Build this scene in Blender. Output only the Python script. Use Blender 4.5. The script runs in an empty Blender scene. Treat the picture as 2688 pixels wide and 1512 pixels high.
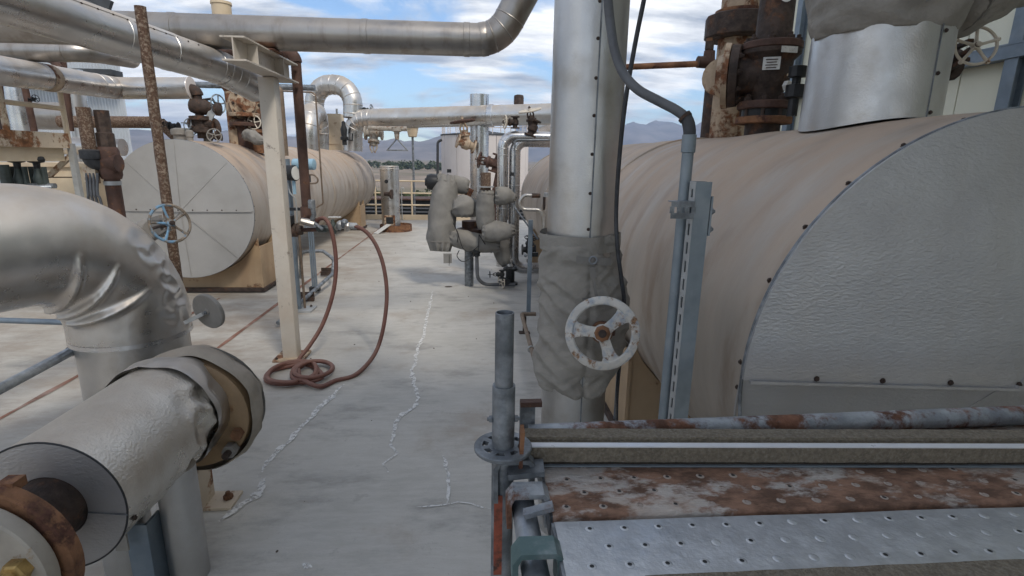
import bpy, bmesh, math, random
from mathutils import Vector, Matrix, Quaternion, noise
PI = math.pi
rad = math.radians
scene = bpy.context.scene
col = scene.collection
rnd = random.Random(7)

# ------------------------------------------------------------------ camera
cam_d = bpy.data.cameras.new('camera')
cam_d.sensor_width = 36.0
cam_d.lens = 18.545
cam_d.clip_start = 0.02
cam_d.clip_end = 20000
cam = bpy.data.objects.new('camera', cam_d)
cam.location = (0, 0, 1.9)
cam.rotation_euler = (rad(76.325), rad(-0.948), rad(-4.020))
col.objects.link(cam)
scene.camera = cam

# ------------------------------------------------------------------ sky, sun, exposure
SUN_EL, SUN_AZ = 48.0, 150.0     # azimuth clockwise from +Y
w = bpy.data.worlds.new('World')
scene.world = w
w.use_nodes = True
nt = w.node_tree
nt.nodes.clear()
N = nt.nodes.new
L = nt.links.new
out = N('ShaderNodeOutputWorld')
sky = N('ShaderNodeTexSky')
sky.sky_type = 'NISHITA'
sky.sun_disc = False
sky.sun_elevation = rad(SUN_EL)
sky.sun_rotation = rad(SUN_AZ)
sky.altitude = 0
sky.air_density = 1.0
sky.dust_density = 0.0
sky.ozone_density = 4.0
bg1 = N('ShaderNodeBackground')
bg1.inputs['Strength'].default_value = 0.115
L(sky.outputs[0], bg1.inputs[0])
# clouds: a layer of noise on a plane above, seen in every direction
tc = N('ShaderNodeTexCoord')
sep = N('ShaderNodeSeparateXYZ')
L(tc.outputs['Generated'], sep.inputs[0])
mz = N('ShaderNodeMath'); mz.operation = 'MAXIMUM'; mz.inputs[1].default_value = 0.0
L(sep.outputs['Z'], mz.inputs[0])
az = N('ShaderNodeMath'); az.operation = 'ADD'; az.inputs[1].default_value = 0.22
L(mz.outputs[0], az.inputs[0])
dx = N('ShaderNodeMath'); dx.operation = 'DIVIDE'
dy = N('ShaderNodeMath'); dy.operation = 'DIVIDE'
L(sep.outputs['X'], dx.inputs[0]); L(az.outputs[0], dx.inputs[1])
L(sep.outputs['Y'], dy.inputs[0]); L(az.outputs[0], dy.inputs[1])
cmb = N('ShaderNodeCombineXYZ')
L(dx.outputs[0], cmb.inputs[0]); L(dy.outputs[0], cmb.inputs[1])
mp = N('ShaderNodeMapping')
mp.inputs['Scale'].default_value = (0.8, 1.15, 1)
mp.inputs['Location'].default_value = (3.1, 0.9, 0)
L(cmb.outputs[0], mp.inputs[0])
n1 = N('ShaderNodeTexNoise')
n1.inputs['Scale'].default_value = 1.55
n1.inputs['Detail'].default_value = 9
n1.inputs['Roughness'].default_value = 0.56
n1.inputs['Distortion'].default_value = 0.35
L(mp.outputs[0], n1.inputs['Vector'])
cov = N('ShaderNodeMapRange'); cov.clamp = True; cov.interpolation_type = 'SMOOTHSTEP'
cov.inputs['From Min'].default_value = 0.40
cov.inputs['From Max'].default_value = 0.54
L(n1.outputs[0], cov.inputs['Value'])
n2 = N('ShaderNodeTexNoise')
n2.inputs['Scale'].default_value = 2.6
n2.inputs['Detail'].default_value = 8
n2.inputs['Roughness'].default_value = 0.6
mp2 = N('ShaderNodeMapping'); mp2.inputs['Location'].default_value = (5.3, 1.7, 2)
mp2.inputs['Scale'].default_value = (0.6, 1.5, 1)
L(cmb.outputs[0], mp2.inputs[0]); L(mp2.outputs[0], n2.inputs['Vector'])
cr = N('ShaderNodeValToRGB')
cr.color_ramp.elements[0].position = 0.40; cr.color_ramp.elements[0].color = (1.0, 1.0, 1.0, 1)
cr.color_ramp.elements[1].position = 0.64; cr.color_ramp.elements[1].color = (0.33, 0.375, 0.45, 1)
L(n2.outputs[0], cr.inputs[0])
bg2 = N('ShaderNodeBackground')
bg2.inputs['Strength'].default_value = 0.93
L(cr.outputs[0], bg2.inputs[0])
mxs = N('ShaderNodeMixShader')
L(cov.outputs[0], mxs.inputs[0]); L(bg1.outputs[0], mxs.inputs[1]); L(bg2.outputs[0], mxs.inputs[2])
L(mxs.outputs[0], out.inputs[0])

sun_d = bpy.data.lights.new('sun', 'SUN')
sun_d.energy = 1.5
sun_d.angle = rad(10)
sun_d.color = (1.0, 0.93, 0.83)
sun = bpy.data.objects.new('sun', sun_d)
el, azm = rad(SUN_EL), rad(SUN_AZ)
sdir = Vector((math.sin(azm) * math.cos(el), math.cos(azm) * math.cos(el), math.sin(el)))
sun.rotation_euler = sdir.to_track_quat('Z', 'Y').to_euler()
sun.location = sdir * 50
col.objects.link(sun)
vs = scene.view_settings
vs.view_transform = 'Standard'
vs.look = 'None'
vs.exposure = 0.60
vs.gamma = 1.0
vs.use_curve_mapping = False
scene.cycles.max_bounces = 7
scene.cycles.use_denoising = True

# ------------------------------------------------------------------ materials
MATS = {}
def mat(name, base, rough=0.55, metal=0.0, var=0.12, vscale=5.0, rust=None, dust=None, bump=None, bump2=None,
        streak=None, tint=None, stretch=(1, 1, 1), spec=0.4):
    """rust=(colour, amount 0..1, scale)  dust=(colour, amount)  bump=(scale, strength[, stretch])
    streak=(colour, amount, scale)  tint=(colour, amount, scale)"""
    m = bpy.data.materials.new(name)
    m.use_nodes = True
    t = m.node_tree
    t.nodes.clear()
    N, L = t.nodes.new, t.links.new
    o = N('ShaderNodeOutputMaterial')
    b = N('ShaderNodeBsdfPrincipled')
    L(b.outputs[0], o.inputs[0])
    tc = N('ShaderNodeTexCoord')
    mpg = N('ShaderNodeMapping'); mpg.inputs['Scale'].default_value = stretch
    L(tc.outputs['Object'], mpg.inputs[0])
    def nz(scale, detail=6, rough_=0.6, loc=(0, 0, 0), sc=(1, 1, 1)):
        mm = N('ShaderNodeMapping'); mm.inputs['Location'].default_value = loc; mm.inputs['Scale'].default_value = sc
        L(mpg.outputs[0], mm.inputs[0])
        n = N('ShaderNodeTexNoise'); n.inputs['Scale'].default_value = scale
        n.inputs['Detail'].default_value = detail; n.inputs['Roughness'].default_value = rough_
        L(mm.outputs[0], n.inputs['Vector'])
        return n.outputs[0]
    def rng(v, a, c, lo=0.0, hi=1.0, sm=True):
        r = N('ShaderNodeMapRange'); r.inputs['From Min'].default_value = a; r.inputs['From Max'].default_value = c
        r.inputs['To Min'].default_value = lo; r.inputs['To Max'].default_value = hi
        if sm: r.interpolation_type = 'SMOOTHSTEP'
        L(v, r.inputs['Value']); return r.outputs[0]
    def mix(f, a, c):
        x = N('ShaderNodeMix'); x.data_type = 'RGBA'
        if isinstance(f, float): x.inputs[0].default_value = f
        else: L(f, x.inputs[0])
        for s, q in ((6, a), (7, c)):
            if isinstance(q, tuple): x.inputs[s].default_value = q + (1,)
            else: L(q, x.inputs[s])
        return x.outputs[2]
    def mixf(f, a, c):
        x = N('ShaderNodeMix'); x.data_type = 'FLOAT'; L(f, x.inputs[0])
        for s, q in ((2, a), (3, c)):
            if isinstance(q, (int, float)): x.inputs[s].default_value = q
            else: L(q, x.inputs[s])
        return x.outputs[0]
    def mul(a, c):
        x = N('ShaderNodeMath'); x.operation = 'MULTIPLY'; L(a, x.inputs[0])
        if isinstance(c, (int, float)): x.inputs[1].default_value = c
        else: L(c, x.inputs[1])
        return x.outputs[0]
    cl = lambda c, k: tuple(min(1, x * k) for x in c)
    c = mix(rng(nz(vscale), 0.3, 0.7), cl(base, 1 - var), cl(base, 1 + var))
    r, me = rough, metal
    rn = rng(nz(vscale * 2.3, loc=(3, 1, 7)), 0.3, 0.7, rough - 0.08, rough + 0.08)
    r = rn
    if tint:
        f = rng(nz(tint[2], loc=(9, 4, 2)), 0.45, 0.7, 0, tint[1]); c = mix(f, c, tint[0])
    if streak:
        f = rng(nz(streak[2], loc=(1, 8, 3), sc=(1, 1, 0.12)), 0.48, 0.68, 0, streak[1]); c = mix(f, c, streak[0])
    if dust:
        g = N('ShaderNodeNewGeometry'); sp = N('ShaderNodeSeparateXYZ'); L(g.outputs['Normal'], sp.inputs[0])
        up = rng(sp.outputs['Z'], -0.10, 0.95, dust[2] if len(dust) > 2 else 0.0, 1.0)
        f = mul(mul(up, rng(nz(3.5, loc=(4, 4, 4)), 0.25, 0.65, 0.35, 1.0)), dust[1])
        c = mix(f, c, dust[0]); r = mixf(f, r, 0.85)
        if metal > 0: me = mixf(f, me, 0.05)
    if rust:
        th = 1 - rust[1]
        nn = nz(rust[2], 9, 0.68, loc=(2, 6, 1))
        f = rng(nn, 0.25 + 0.5 * th - 0.05, 0.25 + 0.5 * th + 0.05)
        rc = mix(rng(nz(rust[2] * 3.1, 6, 0.65, loc=(7, 7, 1)), 0.35, 0.65), cl(rust[0], 0.55), cl(rust[0], 1.35))
        c = mix(f, c, rc); r = mixf(f, r, 0.9)
        if not (isinstance(me, float) and me == 0.0) and metal > 0: me = mixf(f, me, 0.0)
    for s, q in (('Base Color', c), ('Roughness', r), ('Metallic', me)):
        if isinstance(q, (int, float)): b.inputs[s].default_value = q
        else: L(q, b.inputs[s])
    b.inputs['Specular IOR Level'].default_value = spec
    nrm = None
    for bb in (bump, bump2):
        if bb:
            bn = N('ShaderNodeBump'); bn.inputs['Strength'].default_value = bb[1]; bn.inputs['Distance'].default_value = bb[3] if len(bb) > 3 else 0.01
            L(nz(bb[0], 4, 0.55, sc=bb[2] if len(bb) > 2 else (1, 1, 1)), bn.inputs['Height'])
            if nrm: L(nrm, bn.inputs['Normal'])
            nrm = bn.outputs[0]
    if nrm: L(nrm, b.inputs['Normal'])
    MATS[name] = m
    return m

TAN = (0.43, 0.35, 0.27)
mat('alu_near', (0.52, 0.515, 0.505), 0.38, 1.0, 0.08, 3, dust=((0.34, 0.275, 0.21), 0.6), tint=((0.36, 0.325, 0.285), 0.7, 3.5), bump=(130, 0.26, (1, 1, 1), 0.004), bump2=(5, 0.10, (1, 1, 1), 0.012))
mat('alu_smooth', (0.57, 0.565, 0.555), 0.32, 1.0, 0.10, 3, dust=((0.42, 0.345, 0.27), 0.70), bump=(5, 0.10, (1, 1, 1), 0.010), tint=((0.42, 0.375, 0.33), 0.6, 3))
mat('alu_stucco', (0.70, 0.665, 0.60), 0.30, 1.0, 0.10, 3, dust=((0.44, 0.35, 0.27), 0.45), tint=((0.52, 0.45, 0.37), 0.6, 4), bump=(95, 0.75, (1, 1, 1), 0.006))
mat('fabric_dusty', (0.31, 0.275, 0.23), 0.9, 0, 0.14, 6, dust=((0.38, 0.31, 0.24), 0.5), bump=(300, 0.3, (1, 1, 1), 0.002), bump2=(14, 0.4, (1, 1, 1), 0.02), spec=0.2)
mat('saddle_tan', (0.37, 0.265, 0.165), 0.7, 0, 0.1, 3, streak=((0.30, 0.20, 0.12), 0.6, 4), rust=((0.20, 0.11, 0.06), 0.2, 5))
mat('alu_dull', (0.34, 0.32, 0.30), 0.36, 0.95, 0.15, 2.5, dust=((0.30, 0.265, 0.23), 0.45), streak=((0.2, 0.17, 0.14), 0.5, 9), bump=(90, 0.2, (1, 1, 1), 0.004))
mat('alu_bright', (0.56, 0.565, 0.575), 0.26, 1.0, 0.08, 3, dust=((0.38, 0.32, 0.26), 0.3), bump=(5, 0.05, (1, 1, 1), 0.01))
mat('tank_shell', (0.42, 0.385, 0.34), 0.42, 0.55, 0.12, 1.2, dust=((0.46, 0.345, 0.255), 0.95, 0.25), tint=((0.235, 0.18, 0.135), 0.8, 2.6), bump=(60, 0.25, (1, 1, 1), 0.003), bump2=(1.8, 0.4, (1, 1, 1), 0.04), stretch=(0.6, 1.5, 0.6))
mat('tank_end', (0.455, 0.455, 0.46), 0.42, 0.6, 0.05, 2, tint=((0.37, 0.36, 0.355), 0.6, 1.8), streak=((0.44, 0.425, 0.41), 0.4, 6), bump=(105, 0.55, (0.55, 1, 1.1), 0.005))
mat('tank_end_far', (0.395, 0.385, 0.372), 0.55, 0.35, 0.05, 2, tint=((0.33, 0.32, 0.30), 0.5, 2.5), bump=(60, 0.3, (0.5, 1, 1.2), 0.004))
mat('beige', (0.60, 0.49, 0.35), 0.6, 0, 0.08, 3, rust=((0.22, 0.12, 0.06), 0.16, 5), tint=((0.45, 0.34, 0.23), 0.5, 3))
mat('beige_clean', (0.62, 0.51, 0.36), 0.6, 0, 0.08, 3, tint=((0.48, 0.36, 0.24), 0.5, 3))
mat('beige_rust', (0.58, 0.48, 0.36), 0.65, 0, 0.1, 3, rust=((0.24, 0.11, 0.05), 0.42, 5))
mat('post_cream', (0.51, 0.465, 0.405), 0.55, 0, 0.08, 2, rust=((0.20, 0.17, 0.15), 0.22, 9), tint=((0.42, 0.33, 0.25), 0.4, 3), bump=(40, .15))
mat('rust_dark', (0.050, 0.034, 0.027), 0.72, 0.0, 0.45, 14, rust=((0.10, 0.052, 0.032), 0.34, 9), bump=(60, 0.5))
mat('rust_brown', (0.080, 0.043, 0.032), 0.7, 0.0, 0.3, 8, rust=((0.14, 0.07, 0.04), 0.30, 9), bump=(50, 0.4))
mat('rust_orange', (0.20, 0.098, 0.05), 0.85, 0, 0.4, 10, rust=((0.10, 0.045, 0.03), 0.42, 8), bump=(60, 0.5))
mat('rust_cream', (0.40, 0.31, 0.22), 0.8, 0, 0.2, 8, rust=((0.17, 0.075, 0.038), 0.46, 6), bump=(60, 0.4))
mat('pole_rust', (0.215, 0.165, 0.125), 0.8, 0, 0.25, 20, rust=((0.105, 0.062, 0.042), 0.56, 60), bump=(90, 0.7))
mat('galv', (0.40, 0.43, 0.46), 0.42, 0.7, 0.22, 18, tint=((0.22, 0.24, 0.27), 0.7, 12), bump=(70, 0.12))
mat('galv_dark', (0.17, 0.185, 0.20), 0.5, 0.55, 0.35, 16, tint=((0.36, 0.38, 0.40), 0.6, 20), bump=(70, 0.2))
mat('galv_rust', (0.36, 0.385, 0.41), 0.5, 0.5, 0.25, 14, tint=((0.22, 0.24, 0.27), 0.7, 12), rust=((0.15, 0.07, 0.042), 0.47, 6), bump=(80, 0.3))
mat('plank_rust', (0.43, 0.40, 0.37), 0.55, 0.3, 0.2, 10, tint=((0.40, 0.30, 0.23), 0.85, 5), rust=((0.19, 0.108, 0.072), 0.565, 9), bump=(90, 0.5), stretch=(0.55, 1, 1))
mat('plank_galv', (0.50, 0.52, 0.54), 0.40, 0.65, 0.14, 22, tint=((0.42, 0.44, 0.46), 0.6, 9), rust=((0.30, 0.22, 0.15), 0.20, 6), bump=(70, 0.15))
mat('steel_blue', (0.17, 0.21, 0.25), 0.5, 0.35, 0.12, 6, tint=((0.25, 0.28, 0.30), 0.5, 8))
mat('strut_galv', (0.20, 0.235, 0.26), 0.5, 0.35, 0.1, 12, tint=((0.27, 0.30, 0.32), 0.6, 10))
mat('strut_light', (0.40, 0.41, 0.41), 0.5, 0.4, 0.1, 12)
mat('fabric', (0.265, 0.25, 0.225), 0.9, 0, 0.14, 6, dust=((0.30, 0.25, 0.19), 0.35), bump=(380, 0.35, (1, 1, 1), 0.002), bump2=(16, 0.5, (1, 1, 1.6), 0.02), spec=0.2)
mat('fabric_far', (0.21, 0.203, 0.19), 0.9, 0, 0.14, 6, dust=((0.34, 0.30, 0.24), 0.3), bump2=(11, 0.3, (1, 1, 0.8), 0.03), spec=0.2)
mat('fabric_strap', (0.19, 0.18, 0.165), 0.9, 0, 0.1, 10, bump=(200, 0.3, (1, 1, 1), 0.002))
mat('black', (0.018, 0.019, 0.021), 0.5, 0, 0.3, 10)
mat('rubber', (0.035, 0.037, 0.042), 0.55, 0, 0.3, 20, dust=((0.12, 0.11, 0.10), 0.5))
mat('conduit', (0.105, 0.11, 0.12), 0.5, 0.1, 0.15, 20, dust=((0.16, 0.15, 0.14), 0.5))
mat('dark_green', (0.06, 0.075, 0.07), 0.5, 0.1, 0.3, 12, rust=((0.10, 0.07, 0.05), 0.25, 9))
mat('hose', (0.135, 0.058, 0.045), 0.6, 0, 0.14, 12, dust=((0.28, 0.18, 0.14), 0.35), bump=(120, 0.15))
mat('wheel_white', (0.50, 0.475, 0.43), 0.6, 0, 0.12, 12, tint=((0.20, 0.26, 0.34), 0.7, 30), rust=((0.24, 0.14, 0.08), 0.30, 20), bump=(70, 0.35))
mat('wheel_cream', (0.60, 0.54, 0.45), 0.6, 0, 0.1, 12, rust=((0.28, 0.15, 0.08), 0.26, 14))
mat('wheel_blue', (0.16, 0.30, 0.44), 0.6, 0, 0.2, 9, rust=((0.22, 0.18, 0.14), 0.52, 9))
mat('wheel_grey', (0.30, 0.27, 0.23), 0.7, 0, 0.2, 12, rust=((0.18, 0.10, 0.06), 0.35, 14))
mat('disk_grey', (0.25, 0.235, 0.215), 0.75, 0.1, 0.1, 12)
mat('brass', (0.40, 0.27, 0.10), 0.5, 0.5, 0.3, 20, rust=((0.25, 0.15, 0.06), 0.35, 20))
mat('flange_pale', (0.37, 0.335, 0.285), 0.6, 0.1, 0.12, 8, rust=((0.28, 0.20, 0.12), 0.26, 12))
mat('flange_tan', (0.27, 0.18, 0.10), 0.65, 0, 0.12, 8, rust=((0.25, 0.14, 0.07), 0.30, 9))
mat('white_plate', (0.62, 0.62, 0.60), 0.5, 0.1, 0.08, 20, tint=((0.35, 0.33, 0.30), 0.5, 60))
mat('white_strip', (0.70, 0.71, 0.73), 0.35, 0.2, 0.05, 12)
mat('board', (0.165, 0.140, 0.105), 0.95, 0, 0.22, 90, tint=((0.26, 0.235, 0.19), 0.6, 160), bump=(160, 0.8, (1, 1, 1), 0.006))
mat('gap_shadow', (0.035, 0.028, 0.022), 0.95, 0, 0.3, 90, bump=(160, 0.6))
mat('transmitter', (0.27, 0.42, 0.52), 0.5, 0, 0.1, 10)
mat('gauge_face', (0.75, 0.75, 0.72), 0.4, 0, 0.03, 10)
mat('orange_tag', (0.27, 0.07, 0.04), 0.6, 0, 0.2, 20, tint=((0.03, 0.025, 0.02), 0.98, 38))
mat('teal_paint', (0.11, 0.17, 0.17), 0.55, 0.3, 0.2, 12, tint=((0.42, 0.44, 0.45), 0.9, 9))
mat('stainless', (0.45, 0.43, 0.40), 0.35, 0.8, 0.1, 20)
mat('copper_line', (0.20, 0.15, 0.11), 0.5, 0.4, 0.2, 20)
mat('wall_cream', (0.72, 0.71, 0.58), 0.75, 0, 0.04, 0.8, streak=((0.60, 0.58, 0.46), 0.35, 1.6))
mat('wall_white', (0.60, 0.55, 0.52), 0.7, 0, 0.06, 0.7, streak=((0.50, 0.44, 0.40), 0.45, 1.4))
mat('wall_corr', (0.50, 0.53, 0.56), 0.55, 0.3, 0.06, 0.5, streak=((0.42, 0.42, 0.42), 0.4, 1.2))
mat('roof_dark', (0.05, 0.055, 0.06), 0.7, 0, 0.2, 2)
mat('bush', (0.055, 0.075, 0.03), 0.9, 0, 0.4, 3)
mat('tree_far', (0.06, 0.078, 0.045), 0.9, 0, 0.45, 0.25)
mat('mountain', (0.20, 0.17, 0.155), 0.95, 0, 0.3, 0.006)
mat('soil', (0.22, 0.175, 0.135), 0.95, 0, 0.25, 0.03, tint=((0.10, 0.10, 0.05), 0.85, 0.013))
mat('roof_white', (0.62, 0.66, 0.70), 0.5, 0, 0.05, 1)
mat('flake', (0.10, 0.08, 0.065), 0.9, 0, 0.3, 20)
mat('dimple_pale', (0.36, 0.31, 0.27), 0.6, 0.2, 0.2, 30, rust=((0.17, 0.09, 0.06), 0.45, 30))
mat('rust_line', (0.20, 0.10, 0.07), 0.9, 0, 0.3, 6, tint=((0.33, 0.29, 0.26), 0.7, 3))

# concrete with several kinds of wear
def concrete():
    m = bpy.data.materials.new('concrete'); m.use_nodes = True
    t = m.node_tree; N, L = t.nodes.new, t.links.new
    b = t.nodes['Principled BSDF']
    tc = N('ShaderNodeTexCoord')
    def nz(scale, det=7, ro=0.6, sc=(1, 1, 1), loc=(0, 0, 0)):
        mm = N('ShaderNodeMapping'); mm.inputs['Scale'].default_value = sc; mm.inputs['Location'].default_value = loc
        L(tc.outputs['Object'], mm.inputs[0])
        n = N('ShaderNodeTexNoise'); n.inputs['Scale'].default_value = scale; n.inputs['Detail'].default_value = det; n.inputs['Roughness'].default_value = ro
        L(mm.outputs[0], n.inputs['Vector']); return n.outputs[0]
    def rng(v, a, c, lo=0, hi=1):
        r = N('ShaderNodeMapRange'); r.interpolation_type = 'SMOOTHSTEP'
        for k, q in (('From Min', a), ('From Max', c), ('To Min', lo), ('To Max', hi)): r.inputs[k].default_value = q
        L(v, r.inputs['Value']); return r.outputs[0]
    def mix(f, a, c):
        x = N('ShaderNodeMix'); x.data_type = 'RGBA'; L(f, x.inputs[0])
        for s, q in ((6, a), (7, c)):
            if isinstance(q, tuple): x.inputs[s].default_value = q + (1,)
            else: L(q, x.inputs[s])
        return x.outputs[2]
    def mul(a, c):
        x = N('ShaderNodeMath'); x.operation = 'MULTIPLY'; L(a, x.inputs[0]); L(c, x.inputs[1]); return x.outputs[0]
    c = mix(rng(nz(0.8), 0.3, 0.7), (0.395, 0.376, 0.335), (0.495, 0.472, 0.425))
    c = mix(rng(nz(14, 8, 0.7, (0.35, 1.6, 1)), 0.35, 0.68, 0, 0.55), c, (0.535, 0.512, 0.468))
    c = mix(rng(nz(2.2, 9, 0.7, (0.6, 1.3, 1), (5, 2, 0)), 0.50, 0.68, 0, 0.8), c, (0.29, 0.275, 0.25))
    sp = N('ShaderNodeSeparateXYZ'); L(tc.outputs['Object'], sp.inputs[0])
    left = rng(sp.outputs['X'], -0.9, -2.6)          # rust water seeps out from under the left tank
    st = mul(rng(nz(1.5, 9, 0.7, (0.8, 1.4, 1), (1, 9, 0)), 0.30, 0.66), left)
    c = mix(mul(st, rng(nz(0.6, 3), 0.3, 0.6, 0.6, 1.0)), c, (0.285, 0.24, 0.195))
    c = mix(rng(nz(0.9, 8, 0.7, (1, 1.2, 1), (8, 3, 0)), 0.53, 0.68, 0, 0.6), c, (0.33, 0.275, 0.22))
    c = mix(rng(nz(70, 4, 0.6), 0.62, 0.76, 0, 0.5), c, (0.18, 0.165, 0.15))
    c = mix(rng(nz(5, 9, 0.75, (1, 1, 1), (2, 7, 0)), 0.58, 0.66, 0, 0.35), c, (0.24, 0.22, 0.195))
    c = mix(rng(nz(9, 9, 0.75, (1, 1, 1), (6, 1, 0)), 0.60, 0.70, 0, 0.4), c, (0.58, 0.56, 0.52))
    L(c, b.inputs['Base Color'])
    L(rng(nz(6), 0.3, 0.7, 0.62, 0.85), b.inputs['Roughness'])
    bn = N('ShaderNodeBump'); bn.inputs['Strength'].default_value = 0.35; bn.inputs['Distance'].default_value = 0.01
    L(nz(30, 8, 0.7, (0.5, 1.4, 1)), bn.inputs['Height']); L(bn.outputs[0], b.inputs['Normal'])
    MATS['concrete'] = m
concrete()

# crusty white deposit along cracks: broken up by small gaps
def crust():
    m = bpy.data.materials.new('crust'); m.use_nodes = True
    t = m.node_tree; N, L = t.nodes.new, t.links.new
    b = t.nodes['Principled BSDF']; o = t.nodes['Material Output']
    b.inputs['Base Color'].default_value = (0.68, 0.67, 0.64, 1); b.inputs['Roughness'].default_value = 0.9
    tc = N('ShaderNodeTexCoord'); n = N('ShaderNodeTexNoise'); n.inputs['Scale'].default_value = 28; n.inputs['Detail'].default_value = 8; n.inputs['Roughness'].default_value = 0.75
    L(tc.outputs['Object'], n.inputs['Vector'])
    r = N('ShaderNodeMapRange'); r.inputs['From Min'].default_value = 0.385; r.inputs['From Max'].default_value = 0.52; L(n.outputs[0], r.inputs['Value'])
    tr = N('ShaderNodeBsdfTransparent'); mx = N('ShaderNodeMixShader')
    L(r.outputs[0], mx.inputs[0]); L(tr.outputs[0], mx.inputs[1]); L(b.outputs[0], mx.inputs[2]); L(mx.outputs[0], o.inputs[0])
    MATS['crust'] = m
crust()

# ------------------------------------------------------------------ mesh helpers (all in world metres)
V = Vector
def frame(d):
    d = V(d).normalized()
    a = V((0, 0, 1)) if abs(d.z) < 0.9 else V((1, 0, 0))
    u = a.cross(d).normalized()
    return u, d.cross(u).normalized(), d
def fillet(pts, r, n=8):
    pts = [V(p) for p in pts]; res = [pts[0]]
    for i in range(1, len(pts) - 1):
        a, b, c = pts[i - 1], pts[i], pts[i + 1]
        d1, d2 = (a - b), (c - b)
        rr = r[i - 1] if isinstance(r, (list, tuple)) else r
        ang = d1.angle(d2)
        if ang > PI - 0.02 or rr <= 0: res.append(b); continue
        t = min(rr / math.tan(ang / 2), d1.length * 0.98, d2.length * 0.98)
        rr = t * math.tan(ang / 2)
        p1, p2 = b + d1.normalized() * t, b + d2.normalized() * t
        cen = b + (d1.normalized() + d2.normalized()).normalized() * (rr / math.sin(ang / 2))
        v1, v2 = p1 - cen, p2 - cen
        for k in range(n + 1):
            res.append(cen + v1.normalized().slerp(v2.normalized(), k / n).normalized() * rr)
    res.append(pts[-1])
    return res
def resample(path, step):
    path = [V(p) for p in path]; res = [path[0]]
    for a, b in zip(path, path[1:]):
        k = max(1, int(round((b - a).length / step)))
        for i in range(1, k + 1): res.append(a.lerp(b, i / k))
    return res
def spline(pts, n=10):
    pts = [V(p) for p in pts]; P = [pts[0] * 2 - pts[1]] + pts + [pts[-1] * 2 - pts[-2]]; res = []
    for i in range(1, len(P) - 2):
        a, b, c, d = P[i - 1:i + 3]
        for k in range(n):
            t = k / n
            res.append(0.5 * ((2 * b) + (c - a) * t + (2 * a - 5 * b + 4 * c - d) * t * t + (3 * b - a - 3 * c + d) * t ** 3))
    res.append(pts[-1]); return res
def at_len(path, s):
    acc = 0
    for a, b in zip(path, path[1:]):
        l = (V(b) - V(a)).length
        if acc + l >= s: return V(a).lerp(V(b), (s - acc) / max(l, 1e-9)), (V(b) - V(a)).normalized()
        acc += l
    return V(path[-1]), (V(path[-1]) - V(path[-2])).normalized()
def plen(path): return sum((V(b) - V(a)).length for a, b in zip(path, path[1:]))

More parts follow.
